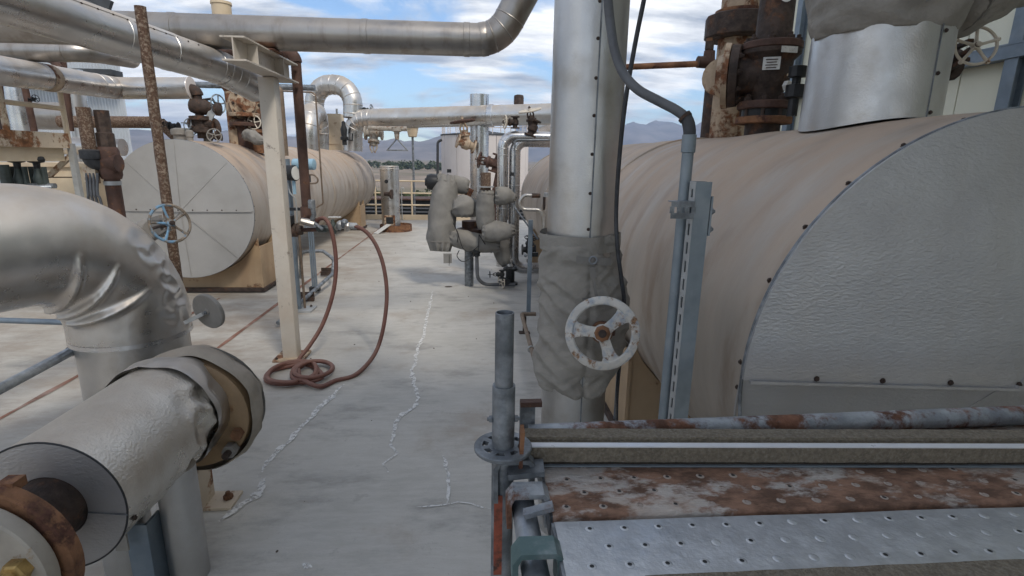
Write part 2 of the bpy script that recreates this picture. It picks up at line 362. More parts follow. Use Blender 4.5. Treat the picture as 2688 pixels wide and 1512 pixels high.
class MB:
    def __init__(self): self.v = []; self.f = []; self.mi = []
    def add(self, vs, fs, m=0):
        o = len(self.v); self.v += [V(p) for p in vs]; self.f += [tuple(i + o for i in f) for f in fs]; self.mi += [m] * len(fs); return self
    def box(self, c, s, axes=None, m=0):
        c = V(c); X, Y, Z = axes or (V((1, 0, 0)), V((0, 1, 0)), V((0, 0, 1)))
        hx, hy, hz = s[0] / 2, s[1] / 2, s[2] / 2
        vs = [c + X * (a * hx) + Y * (b * hy) + Z * (d * hz) for a in (-1, 1) for b in (-1, 1) for d in (-1, 1)]
        return self.add(vs, [(0, 1, 3, 2), (4, 6, 7, 5), (0, 4, 5, 1), (2, 3, 7, 6), (0, 2, 6, 4), (1, 5, 7, 3)], m)
    def bar(self, a, b, w, h, up=(0, 0, 1), m=0):
        a, b = V(a), V(b); d = (b - a).normalized(); s = d.cross(V(up))
        s = s.normalized() if s.length > 1e-6 else V((1, 0, 0)); u = s.cross(d)
        return self.box((a + b) / 2, (w, (b - a).length, h), (s, d, u), m)
    def tube(self, path, r, n=20, cap=True, closed=False, disp=None, m=0):
        path = [V(p) for p in path]; k = len(path)
        rs = r if isinstance(r, (list, tuple)) else [r] * k
        tan = []
        for i in range(k):
            a = path[i - 1] if (i > 0 or closed) else path[i]
            b = path[(i + 1) % k] if (i < k - 1 or closed) else path[i]
            t = (b - a); tan.append(t.normalized() if t.length > 1e-9 else V((0, 0, 1)))
        u, w_, _ = frame(tan[0]); vs = []; acc = 0
        for i in range(k):
            if i:
                q = tan[i - 1].rotation_difference(tan[i]); u = q @ u; acc += (path[i] - path[i - 1]).length
            u = (u - tan[i] * u.dot(tan[i])).normalized(); w_ = tan[i].cross(u)
            for j in range(n):
                th = 2 * PI * j / n; d = u * math.cos(th) + w_ * math.sin(th); rr = rs[i]
                p = path[i] + d * rr
                if disp: p = path[i] + d * (rr + disp(p, d, i / max(1, k - 1), th))
                vs.append(p)
        fs = []
        for i in range(k if closed else k - 1):
            for j in range(n):
                a, b = i * n + j, i * n + (j + 1) % n; c, d = ((i + 1) % k) * n + (j + 1) % n, ((i + 1) % k) * n + j
                fs.append((a, b, c, d))
        if cap and not closed:
            fs.append(tuple(range(n - 1, -1, -1))); fs.append(tuple((k - 1) * n + j for j in range(n)))
        return self.add(vs, fs, m)
    def lathe(self, o, d, prof, n=24, m=0, cap=True):
        """prof: (distance along d, radius) pairs"""
        u, w_, d = frame(d); o = V(o); vs = []; fs = []
        for h, r in prof:
            for j in range(n):
                th = 2 * PI * j / n; vs.append(o + d * h + (u * math.cos(th) + w_ * math.sin(th)) * max(r, 1e-4))
        k = len(prof)
        for i in range(k - 1):
            for j in range(n): fs.append((i * n + j, i * n + (j + 1) % n, (i + 1) * n + (j + 1) % n, (i + 1) * n + j))
        if cap: fs.append(tuple(range(n - 1, -1, -1))); fs.append(tuple((k - 1) * n + j for j in range(n)))
        return self.add(vs, fs, m)
    def torus(self, c, nrm, R, r, n=40, k=10, a0=0, a1=2 * PI, m=0):
        u, w_, d = frame(nrm); full = a1 - a0 > 2 * PI - 1e-3
        pts = [V(c) + (u * math.cos(a0 + (a1 - a0) * i / n) + w_ * math.sin(a0 + (a1 - a0) * i / n)) * R for i in range(n if full else n + 1)]
        return self.tube(pts, r, k, closed=full, m=m)
    def sphere(self, c, r, n=14, k=8, sc=(1, 1, 1), m=0):
        vs, fs = [], []
        for i in range(k + 1):
            ph = PI * i / k
            for j in range(n):
                th = 2 * PI * j / n; vs.append(V(c) + V((sc[0] * r * math.sin(ph) * math.cos(th), sc[1] * r * math.sin(ph) * math.sin(th), sc[2] * r * math.cos(ph))))
        for i in range(k):
            for j in range(n): fs.append((i * n + j, (i + 1) * n + j, (i + 1) * n + (j + 1) % n, i * n + (j + 1) % n))
        return self.add(vs, fs, m)
    def prism(self, outline, d, m=0):
        """closed outline of points swept by vector d"""
        k = len(outline); d = V(d); vs = [V(p) for p in outline] + [V(p) + d for p in outline]
        fs = [tuple(range(k - 1, -1, -1)), tuple(range(k, 2 * k))] + [(i, (i + 1) % k, k + (i + 1) % k, k + i) for i in range(k)]
        return self.add(vs, fs, m)
    def hexa(self, o, d, h, r, m=0): return self.lathe(o, d, [(0, r), (h * 0.85, r), (h, r * 0.85)], 6, m)
    def mesh(self, name, mats, off, angle=32):
        me = bpy.data.meshes.new(name)
        me.from_pydata([p - off for p in self.v], [], self.f)
        bm = bmesh.new(); bm.from_mesh(me)
        bmesh.ops.remove_doubles(bm, verts=bm.verts, dist=2e-5)
        bmesh.ops.recalc_face_normals(bm, faces=bm.faces)
        if len(bm.faces) == len(self.mi) and len(mats) > 1:
            pass
        bm.to_mesh(me); bm.free()
        for q in mats: me.materials.append(MATS[q])
        return me
    def build(self, name, m, parent=None, angle=32, bevel=0, loc=None):
        mats = m if isinstance(m, (list, tuple)) else [m]
        off = root_loc(parent) if parent else (V(loc) if loc is not None else V((0, 0, 0)))
        me = bpy.data.meshes.new(name)
        me.from_pydata([p - off for p in self.v], [], self.f)
        for q in mats: me.materials.append(MATS[q])
        if len(mats) > 1: me.polygons.foreach_set('material_index', self.mi)
        bm = bmesh.new(); bm.from_mesh(me)
        bmesh.ops.remove_doubles(bm, verts=bm.verts, dist=1e-6)
        bmesh.ops.recalc_face_normals(bm, faces=bm.faces)
        if bevel:
            es = [e for e in bm.edges if e.is_manifold and e.calc_face_angle(0) > rad(50)]
            bmesh.ops.bevel(bm, geom=es, offset=bevel, segments=2, affect='EDGES', profile=0.6)
        bm.to_mesh(me); bm.free()
        me.polygons.foreach_set('use_smooth', [True] * len(me.polygons))
        me.set_sharp_from_angle(angle=rad(angle))
        o = bpy.data.objects.new(name, me); col.objects.link(o)
        if parent: o.parent = parent
        else: o.location = off
        return o
def root_loc(o):
    while o.parent: o = o.parent
    return V(o.location)
def thing(name, label, cat, loc, group=None):
    o = bpy.data.objects.new(name, None); o.empty_display_size = 0.1; col.objects.link(o); o.location = loc
    o['label'] = label; o['category'] = cat
    if group: o['group'] = group
    return o
def tag(o, label, cat, group=None):
    o['label'] = label; o['category'] = cat
    if group: o['group'] = group
    return o
def struct(o, kind='structure'):
    o['kind'] = kind; return o
def piece(name, me, parent, p, nrm=(0, 0, 1), s=1.0, spin=0):
    o = bpy.data.objects.new(name, me); col.objects.link(o); o.parent = parent
    o.location = V(p) - root_loc(parent)
    q = V(nrm).to_track_quat('Z', 'Y') @ Quaternion((0, 0, 1), spin)
    o.rotation_mode = 'QUATERNION'; o.rotation_quaternion = q; o.scale = (s, s, s)
    return o
def shared(mb, name, m):
    o = mb.build(name, m); me = o.data; bpy.data.objects.remove(o); return me
screw_me = shared(MB().lathe((0, 0, 0), (0, 0, 1), [(0, 1.25), (0.25, 1.25), (0.3, 0.85), (0.9, 0.8), (1.1, 0.45)], 8), 'screw', 'rust_dark')
bolt_me = shared(MB().hexa((0, 0, 0), (0, 0, 1), 0.9, 1.0).lathe((0, 0, 0.8), (0, 0, 1), [(0, 0.5), (0.7, 0.5), (0.8, 0.4)], 10), 'bolt', 'rust_dark')
bolt_or_me = shared(MB().hexa((0, 0, 0), (0, 0, 1), 0.9, 1.0).lathe((0, 0, 0.8), (0, 0, 1), [(0, 0.5), (0.7, 0.5), (0.8, 0.4)], 10), 'bolt', 'rust_orange')
bolt_ga_me = shared(MB().hexa((0, 0, 0), (0, 0, 1), 0.9, 1.0).lathe((0, 0, 0.8), (0, 0, 1), [(0, 0.5), (0.5, 0.5), (0.6, 0.4)], 10), 'bolt', 'galv_dark')

def fbm(p, f, o=3):
    s, a = 0, 1
    for _ in range(o): s += a * noise.noise(V(p) * f); f *= 2; a *= 0.5
    return s
def clad(name, label, path, R, m='alu_smooth', bands=(), band_r=1.035, band_w=0.045, group=None, cat='pipe', n=36, caps=True, dent=0.0, band_mat=None, loc=None):
    """a lagged pipe: cladding tube + the overlapping bands round it"""
    L_ = plen(path)
    root = thing(name, label, cat, loc or min((V(p) for p in path), key=lambda p: p.z), group)
    f = (lambda p, d, s, th: dent * fbm(p, 3.0)) if dent else None
    MB().tube(path, R, n, caps, disp=f).build('cladding', m, root)
    for s in bands:
        s = s if s >= 0 else L_ + s
        p, t = at_len(path, s); q, _ = at_len(path, min(L_, s + band_w))
        MB().tube([p - t * 0.004, p, q, q + t * 0.004], [R * 0.99, R * band_r, R * band_r, R * 0.99], n, False).build('band', band_mat or m, root)
    return root
def gores(path, R, root, m, s0, s1, k):
    for i in range(k + 1):
        s = s0 + (s1 - s0) * i / k
        p, t = at_len(path, s)
        MB().tube([p - t * R * 0.07, p, p + t * R * 0.07], [R * 0.99, R * 1.03, R * 0.99], 32, False).build('gore_seam', m, root)

def handwheel(parent, c, nrm, R, m='wheel_cream', spokes=5, rim=0.085, hub_m='rust_brown', spin=0.2, dish=0.0, name='handwheel', spoke_w=0.09):
    u, w_, d = frame(nrm); c = V(c)
    o = MB().torus(c, nrm, R * (1 - rim * .5), R * rim, 40, 8).build(name, m, parent)
    for i in range(spokes):
        a = spin + 2 * PI * i / spokes; e = u * math.cos(a) + w_ * math.sin(a)
        MB().tube([c + e * R * 0.12 - d * dish * R, c + e * R * 0.55 - d * dish * R * 0.6, c + e * R * 0.95], [R * spoke_w * 1.1, R * spoke_w * .8, R * spoke_w], 8).build('spoke', m, o)
    MB().lathe(c - d * (R * 0.12 + dish * R), d, [(0, R * 0.19), (R * 0.26, R * 0.19), (R * 0.3, R * 0.12)], 16).build('hub', m, o)
    MB().hexa(c + d * R * 0.16 - d * dish * R, d, R * 0.14, R * 0.13).build('nut', hub_m, o)
    return o
def flange(parent, c, d, R, t, m, nb=8, bolt=None, br=0.1, bore=0, name='flange', both=True):
    o = MB().lathe(V(c) - V(d).normalized() * t / 2, d, [(0, R * .96), (t * .12, R), (t * .88, R), (t, R * .96)], 28).build(name, m, parent)
    if bolt:
        u, w_, dd = frame(d)
        for i in range(nb):
            a = 2 * PI * (i + .5) / nb; e = (u * math.cos(a) + w_ * math.sin(a)) * R * 0.8
            lev = o if parent.parent is None else parent
            piece('bolt', bolt, lev, V(c) + e + dd * t / 2, dd, R * br, a)
            if both: piece('bolt', bolt, lev, V(c) + e - dd * t / 2, -dd, R * br, a)
    return o
def gate_valve(name, label, c, flow, stem, s, m='rust_dark', wheel_m='wheel_cream', wheelR=None, wheel_d=2.6, group=None, cat='valve', spokes=5, root=None, wheel=True):
    """flanged valve: body, two end flanges, bonnet, yoke arms, stem, handwheel. s = half length"""
    c = V(c); fl = V(flow).normalized(); st = V(stem).normalized()
    root = root or thing(name, label, cat, c - V((0, 0, s)), group)
    MB().lathe(c - fl * s, fl, [(0, .42 * s), (.5 * s, .42 * s), (.7 * s, .62 * s), (1.3 * s, .62 * s), (1.5 * s, .42 * s), (2 * s, .42 * s)], 18).build('body', m, root)
    for k in (-1, 1):
        flange(root, c + fl * k * s * .93, fl, .78 * s, .2 * s, m)
    MB().lathe(c, st, [(0, .5 * s), (.85 * s, .5 * s), (.86 * s, .66 * s), (1.12 * s, .66 * s), (1.13 * s, .34 * s), (1.5 * s, .26 * s)], 16).build('bonnet', m, root)
    sd = fl - st * fl.dot(st); sd = sd.normalized() if sd.length > .1 else frame(st)[0]
    for k in (-1, 1):
        MB().tube([c + st * 1.1 * s + sd * k * .36 * s, c + st * 1.7 * s + sd * k * .40 * s, c + st * 2.3 * s + sd * k * .14 * s], .10 * s, 8).build('yoke_arm', m, root)
    MB().tube([c + st * 1.3 * s, c + st * (wheel_d + .55) * s], .075 * s, 8).build('stem', m, root)
    if wheel: handwheel(root, c + st * wheel_d * s, st, wheelR or s, wheel_m, spokes, hub_m=m)
    return root
def jacket(parent, pts, radii, m='fabric_far', n=56, amp=0.105, freq=4.5, pucker=0.16, step=0.03, name='jacket', seed=0, sub=10, fold=9):
    """padded removable insulation cover, gathered at both ends"""
    k = len(pts)
    path = spline(pts, sub) if k > 2 else resample(pts, (V(pts[1]) - V(pts[0])).length / 24)
    L_ = len(path) - 1
    rs = []
    for i in range(L_ + 1):
        t = i / L_ * (k - 1); j = min(int(t), k - 2); rs.append(radii[j] * (1 - (t - j)) + radii[j + 1] * (t - j))
    R0 = sum(radii) / k
    def disp(p, d, s, th):
        e = min(s, 1 - s)
        g = max(0, 1 - e / 0.2)
        wr = math.sin(th * fold + seed + 3 * noise.noise(V(p) * freq)) * pucker * g * g * R0 * 0.7
        q = noise.noise(V(p) * freq + V((seed, 0, 0)))
        rid = (0.35 - abs(noise.noise(V(p) * freq * 1.5 + V((0, seed, 0))))) * 1.3
        rid2 = (0.35 - abs(noise.noise(V(p) * freq * 2.6 + V((seed, seed, 0))))) * 0.35
        return R0 * amp * (q + rid + rid2) + wr - R0 * 0.36 * g ** 2.2
    o = MB().tube(path, rs, n, True, disp=disp).build(name, m, parent, angle=60)
    if R0 > .07:
        for s_ in (.13, .87):
            i = int(s_ * L_); t_ = (path[min(i + 1, L_)] - path[max(i - 1, 0)]).normalized()
            MB().tube([path[i] - t_ * .012, path[i] - t_ * .010, path[i] + t_ * .010, path[i] + t_ * .012], [rs[i] * .8, rs[i] * .965, rs[i] * .965, rs[i] * .8], 40, False).build('strap', 'fabric_strap', o)
    return o

# ================================================================== THE SETTING
deck = MB().box((-6.5, 5.35, -0.15), (27, 23.3, 0.3)).build('concrete_deck', 'concrete'); struct(deck)
for x, y0, y1 in ((-3.45, 1.5, 7.2), (-2.58, 3.2, 16.5)):
    m = MB(); k = 40
    for i in range(k):
        a, b = y0 + (y1 - y0) * i / k, y0 + (y1 - y0) * (i + 1) / k
        wa, wb = [0.022 + 0.014 * noise.noise((x, q * 3, 0)) for q in (a, b)]
        m.add([(x - wa, a, .004), (x + wa, a, .004), (x + wb, b, .004), (x - wb, b, .004)], [(0, 1, 2, 3)])
    m.build('rust_line', 'rust_line', deck)
def crack(pts, wid):
    p = resample(pts, 0.03); m = MB(); prev = None
    for i, q in enumerate(p):
        j = V((noise.noise(q * 9) * 0.022, noise.noise(q * 9 + V((5, 5, 5))) * 0.022, 0)); q = q + j
        d = (p[min(i + 1, len(p) - 1)] - p[max(i - 1, 0)]).normalized(); s = V((d.y, -d.x, 0))
        e = min(i, len(p) - 1 - i) / len(p) * 5
        ww = wid * min(1, .25 + e) * (0.55 + 0.8 * abs(noise.noise(q * 14 + V((1, 2, 3)))))
        cur = (q - s * ww, q + s * ww * (0.7 + noise.noise(q * 23)))
        if prev: m.add([prev[0], prev[1], cur[1], cur[0]], [(0, 1, 2, 3)])
        prev = cur
    m.build('crack_deposit', 'crust', deck)
crack([(-1.120, 4.278, 0.005), (-1.143, 4.143, 0.005), (-1.199, 3.822, 0.005), (-1.234, 3.621, 0.005), (-1.269, 3.384, 0.005), (-1.307, 3.194, 0.005), (-1.308, 2.978, 0.005)], 0.030)
crack([(-1.252, 2.933, 0.005), (-1.253, 2.833, 0.005), (-1.251, 2.739, 0.005), (-1.308, 2.646, 0.005), (-1.358, 2.533, 0.005)], 0.030)
crack([(-0.605, 7.634, 0.005), (-0.582, 6.395, 0.005), (-0.552, 5.486, 0.005), (-0.580, 5.176, 0.005), (-0.561, 4.843, 0.005), (-0.573, 4.548, 0.005), (-0.453, 4.006, 0.005), (-0.472, 3.829, 0.005), (-0.571, 3.657, 0.005), (-0.582, 3.489, 0.005), (-0.567, 3.313, 0.005), (-0.514, 3.169, 0.005), (-0.568, 3.054, 0.005), (-0.535, 2.943, 0.005)], 0.027)
crack([(-0.202, 3.132, 0.005), (-0.163, 2.970, 0.005), (-0.147, 2.782, 0.005), (-0.154, 2.630, 0.005)], 0.018)
crack([(-0.328, 2.617, 0.005), (-0.206, 2.611, 0.005), (-0.096, 2.634, 0.005), (-0.006, 2.619, 0.005), (0.095, 2.583, 0.005)], 0.008)
crack([(-0.812, 2.198, 0.005), (-0.790, 2.177, 0.005), (-0.759, 2.183, 0.005)], 0.03)
m = MB()
for i in range(60):
    x, y = rnd.uniform(-2.6, 0.4), rnd.uniform(2.0, 13); s = rnd.uniform(0.003, 0.010)
    m.sphere((x, y, s * .3), s, 6, 4, (1, rnd.uniform(.6, 1.6), .5))
struct(m.build('floor_grit', 'flake'), 'stuff')
tag(MB().sphere((-0.387, 7.856, 0.006), 0.05, 12, 6, (1.2, .6, .16)).build('dry_leaf', 'flake'), 'small dark curled leaf lying on the open concrete walkway', 'leaf')

# land beyond the deck, falling away below
g = MB(); g.add([(-6000, 18, -6), (6000, 18, -6), (6000, 6000, -6), (-6000, 6000, -6), (-6000, -300, -6), (6000, -300, -6)], [(0, 1, 2, 3), (4, 5, 1, 0)])
struct(g.build('ground', 'soil'))
def range_mesh(r0, az0, az1, h, seed, depth, m_):
    m = MB(); n, k = 150, 9; vs = []
    for i in range(n + 1):
        a = rad(az0 + (az1 - az0) * i / n)
        edge = min(1, min(i, n - i) / (n * .08))
        for j in range(k + 1):
            t = j / k; r = r0 + depth * t
            p = V((math.sin(a) * r0, math.cos(a) * r0, 0)) / r0
            prof = t ** 0.8
            z = h * edge * prof * (0.78 + 0.30 * fbm((i * .045 + seed, t * 1.2, seed), 1.0, 5) + .10 * fbm((i * .25 + seed, t * 3, seed), 1.0, 3) * t)
            vs.append((math.sin(a) * r, math.cos(a) * r, -6 + min(390, max(0, z))))
    fs = [(i * (k + 1) + j, (i + 1) * (k + 1) + j, (i + 1) * (k + 1) + j + 1, i * (k + 1) + j + 1) for i in range(n) for j in range(k)]
    struct(m.add(vs, fs).build('mountain_range', m_, angle=70))
range_mesh(2400, -62, 6, 175, 3.3, 900, 'mountain')
range_mesh(3600, 2, 48, 470, 8.1, 1500, 'mountain')
# far belt of trees: one dark mass
def leaf_mass(name, spots, m_, per, leaf, kind='stuff'):
    m = MB()
    for (x, y, z, rx, rz) in spots:
        for _ in range(per):
            th, ph, q = rnd.uniform(0, 2 * PI), math.acos(rnd.uniform(-1, 1)), rnd.uniform(.45, 1) ** .5
            c = V((x + rx * q * math.sin(ph) * math.cos(th), y + rx * q * math.sin(ph) * math.sin(th), z + rz * q * math.cos(ph)))
            a = V((rnd.uniform(-1, 1), rnd.uniform(-1, 1), rnd.uniform(-1, 1))).normalized() * leaf; b = a.cross(V((rnd.uniform(-1, 1), rnd.uniform(-1, 1), rnd.uniform(-1, 1)))).normalized() * leaf * .8
            m.add([c - a, c + b, c + a, c - b], [(0, 1, 2, 3)])
    o = m.build(name, m_)
    if kind: struct(o, kind)
    return o
sp = []
for i in range(260):
    y = rnd.uniform(360, 560); x = -y * rnd.uniform(-.02, .62)
    h = rnd.uniform(3.0, 7.5) * (.6 + .5 * abs(noise.noise((x * .02, y * .02, 0)))) ; sp.append((x, y, -6 + h * .5, h * .7, h * .6))
leaf_mass('distant_tree_belt', sp, 'tree_far', 45, 0.95)
sp = []
for i in range(60):
    y = rnd.uniform(55, 120); x = -y * rnd.uniform(.02, .22)
    h = rnd.uniform(.8, 2.1); sp.append((x, y, -6 + h * .5, h * .9, h * .6))
leaf_mass('scrub_bushes', sp, 'bush', 70, .28)

# cream building on the right, steel frame outside it
b = thing('cream_building', 'tall cream panelled building wall with blue grey steel frame beyond right tank', 'building', (4.3, 2.5, -6))
for i in range(12):
    y0 = -3.3 + i * 1.0
    MB().box((4.36, y0 + .5, 1.5), (.10, .988, 15)).build('wall_panel', 'wall_cream', b)
MB().box((6.4, 2.6, 1.4), (3.9, 12.0, 14.8)).build('wall_core', 'wall_cream', b)
for y in ((4.200, 7.186, 3.674)[1], (4.200, 4.148, 2.754)[1]):
    m = MB().box((4.20, y, 1.5), (.012, .11, 15)).box((4.29, y, 1.5), (.012, .11, 15)).box((4.245, y, 1.5), (.08, .012, 15)); m.build('column', 'steel_blue', b)
gz = (4.200, 4.842, 2.793)[2]
for z in (gz, gz + 2.2):
    MB().box((4.235, 2.65, z + .05), (.11, 12.1, .012)).box((4.235, 2.65, z - .05), (.11, 12.1, .012)).box((4.19, 2.65, z), (.012, 12.1, .09)).build('girt', 'steel_blue', b)
# corrugated building, far left
xc = (-17.927, 30.000, 8.872)[0]; ze = (-17.927, 30.000, 8.872)[2]
b = thing('corrugated_building', 'tall pale corrugated metal building standing behind the left pipework', 'building', (xc - 8, 30, -6))
m = MB(); vs = []; fs = []; k = 700; X0 = xc - 26
for i in range(k + 1):
    x = X0 + (xc - X0) * i / k; y = 30 + (0.025 if (i % 4) < 2 else -0.025); t = ze + min(xc - x, 9) * .5
    vs += [(x, y, -6), (x, y, t)]
    if i: fs.append((2 * i - 2, 2 * i, 2 * i + 1, 2 * i - 1))
m.add(vs, fs).build('front_wall', 'wall_corr', b, angle=10)
MB().prism([(X0, 30.05, -6), (xc - .02, 30.05, -6), (xc - .02, 30.05, ze - .1), (xc - 9, 30.05, ze + 4.3), (X0, 30.05, ze + 4.3)], (-11.5, 17, 0)).build('side_walls', 'wall_corr', b)
MB().bar((xc + .25, 29.6, ze - .02), (xc - 9, 29.6, ze + 4.6), .5, .22, (0, -1, 0)).build('roof_edge', 'roof_dark', b)
MB().box((xc - 9, 29.3, (-18.455, 29.500, 5.741)[2]), (18.5, .9, .25)).build('annex_eave', 'roof_dark', b)
# white tank beyond the deck
tk = thing('storage_tank', 'round white panelled storage tank with roof railing beyond the deck railing', 'storage tank', (.55, 24.5, -6))
R, cx, cy = 1.95, .5, 24.5; zt = (-1.353, 23.000, 2.874)[2]
for row, (z0, z1) in enumerate(((-6, -1.6), (-1.57, .55), (.58, zt))):
    kk = 14
    for i in range(kk):
        a0, a1 = [2 * PI * (i + .5 * (row % 2) + q) / kk for q in (.012, .988)]
        arc = [(cx + R * math.cos(a0 + (a1 - a0) * j / 4), cy + R * math.sin(a0 + (a1 - a0) * j / 4)) for j in range(5)]
        inn = [(cx + (R - .04) * math.cos(a0 + (a1 - a0) * j / 4), cy + (R - .04) * math.sin(a0 + (a1 - a0) * j / 4)) for j in range(5)][::-1]
        MB().prism([(x, y, z0) for x, y in arc + inn], (0, 0, z1 - z0)).build('wall_panel', 'wall_white', tk)
MB().lathe((cx, cy, -6), (0, 0, 1), [(0, R - .03), (zt + 6 - .05, R - .03)], 40).build('shell', 'galv_dark', tk)
MB().lathe((cx, cy, zt), (0, 0, 1), [(0, R + .03), (.05, R + .03), (.22, .3), (.3, .05)], 40).build('roof', 'roof_dark', tk)
for i in range(22):
    a = 2 * PI * i / 22; e = V((cx + R * .97 * math.cos(a), cy + R * .97 * math.sin(a), zt)); MB().tube([e, e + V((0, 0, .95))], .022, 6).build('rail_post', 'wall_white', tk)
for z in (.95, .5): MB().torus((cx, cy, zt + z), (0, 0, 1), R * .97, .022, 48, 6).build('guard_rail', 'wall_white', tk)
dp = fillet([(-1.289, 22.400, 2.632), (-1.466, 22.400, 2.566), (-1.521, 22.400, -0.728)], .15, 5)
tag(MB().tube(dp, .055, 10).build('downpipe', 'rubber', loc=dp[-1]), 'thin dark drain pipe bent beside the white storage tank', 'pipe')
# yard below the railing
m = thing('finned_cooler', 'long black slatted cooler unit in the yard below the far railing', 'cooler', (-1.2, 23, -6))
MB().box((-1.6, 23.3, -2.9), (8, 1.2, 6.1)).build('casing', 'roof_dark', m)
for i in range(8): MB().box((-1.6, 22.6, -1.05 + i * .15), (7.9, .16, .055)).build('slat', 'conduit', m)
MB().box((-1.6, 23.2, .22), (8.1, 1.5, .06)).build('top_plate', 'rust_brown', m)
for i, (y, z, r) in enumerate(((20.5, -.9, .16), (20.9, -1.25, .14), (19.9, -1.45, .18))):
    p = [(-7, y, z), (3, y, z)] if i else fillet([(-2.7, y, -4), (-2.7, y, z), (3, y, z)], .4, 6)
    clad('yard_pipe', ('bright lagged pipe bending down in the yard below the far railing', 'upper straight lagged pipe in the yard beyond the far railing', 'lowest straight lagged pipe in the yard behind the toe board')[i], p, r, 'alu_bright', n=16)
sh = thing('field_shed', 'small shed with pale flat roof in the scrub beyond the railing', 'shed', (-7.6, 60, -6))
MB().box((-7.4, 61, -4.6), (5.0, 3, 2.8)).build('wall', 'wall_white', sh); MB().box((-7.4, 61, -3.1), (5.4, 3.4, .22)).build('roof', 'roof_white', sh)
MB().box((-6.6, 59.47, -4.9), (.9, .06, 2.0)).build('door', 'galv_dark', sh)
# railing along the far deck edge
r = thing('guard_railing', 'beige pipe guard railing with toe board along the far deck edge', 'railing', (-1.5, 17, 0))
for x in (-4.2, -3.06, -1.94, -.8, .34): MB().tube([(x, 16.9, 0), (x, 16.9, 1.2)], .027, 10).build('post', 'beige_clean', r)
for z in (1.2, .83, .46): MB().tube([(-4.3, 16.9, z), (.4, 16.9, z)], .025, 10).build('rail', 'beige_clean', r)
MB().box((-1.95, 16.86, .085), (4.8, .012, .16)).build('toe_board', 'beige', r)
cp = fillet([(-2.24, 16.8, 0), (-2.24, 16.8, .98), (-2.17, 16.8, 1.02), (-2.17, 16.8, .92)], .03, 4)
tag(MB().tube(cp, .015, 8).build('conduit_stub', 'strut_light', loc=cp[0]), 'thin pale hooked conduit rising at the far railing', 'conduit')
lp = thing('lamp_pole', 'slim grey pole with beige cone lamp standing at the far railing', 'lamp', ((-1.920, 17.100, 1.261)[0], 17.1, 0))
q = V((-1.885, 17.100, 2.525)); MB().tube([(q.x, 17.1, 0), (q.x, 17.1, q.z + .05)], .035, 10).build('pole', 'galv_dark', lp)
MB().lathe((q.x, 17.1, q.z), (0, 0, 1), [(0, .11), (.02, .13), (.30, .19), (.31, .24), (.35, .24)], 18).build('lamp_shade', 'beige_clean', lp)

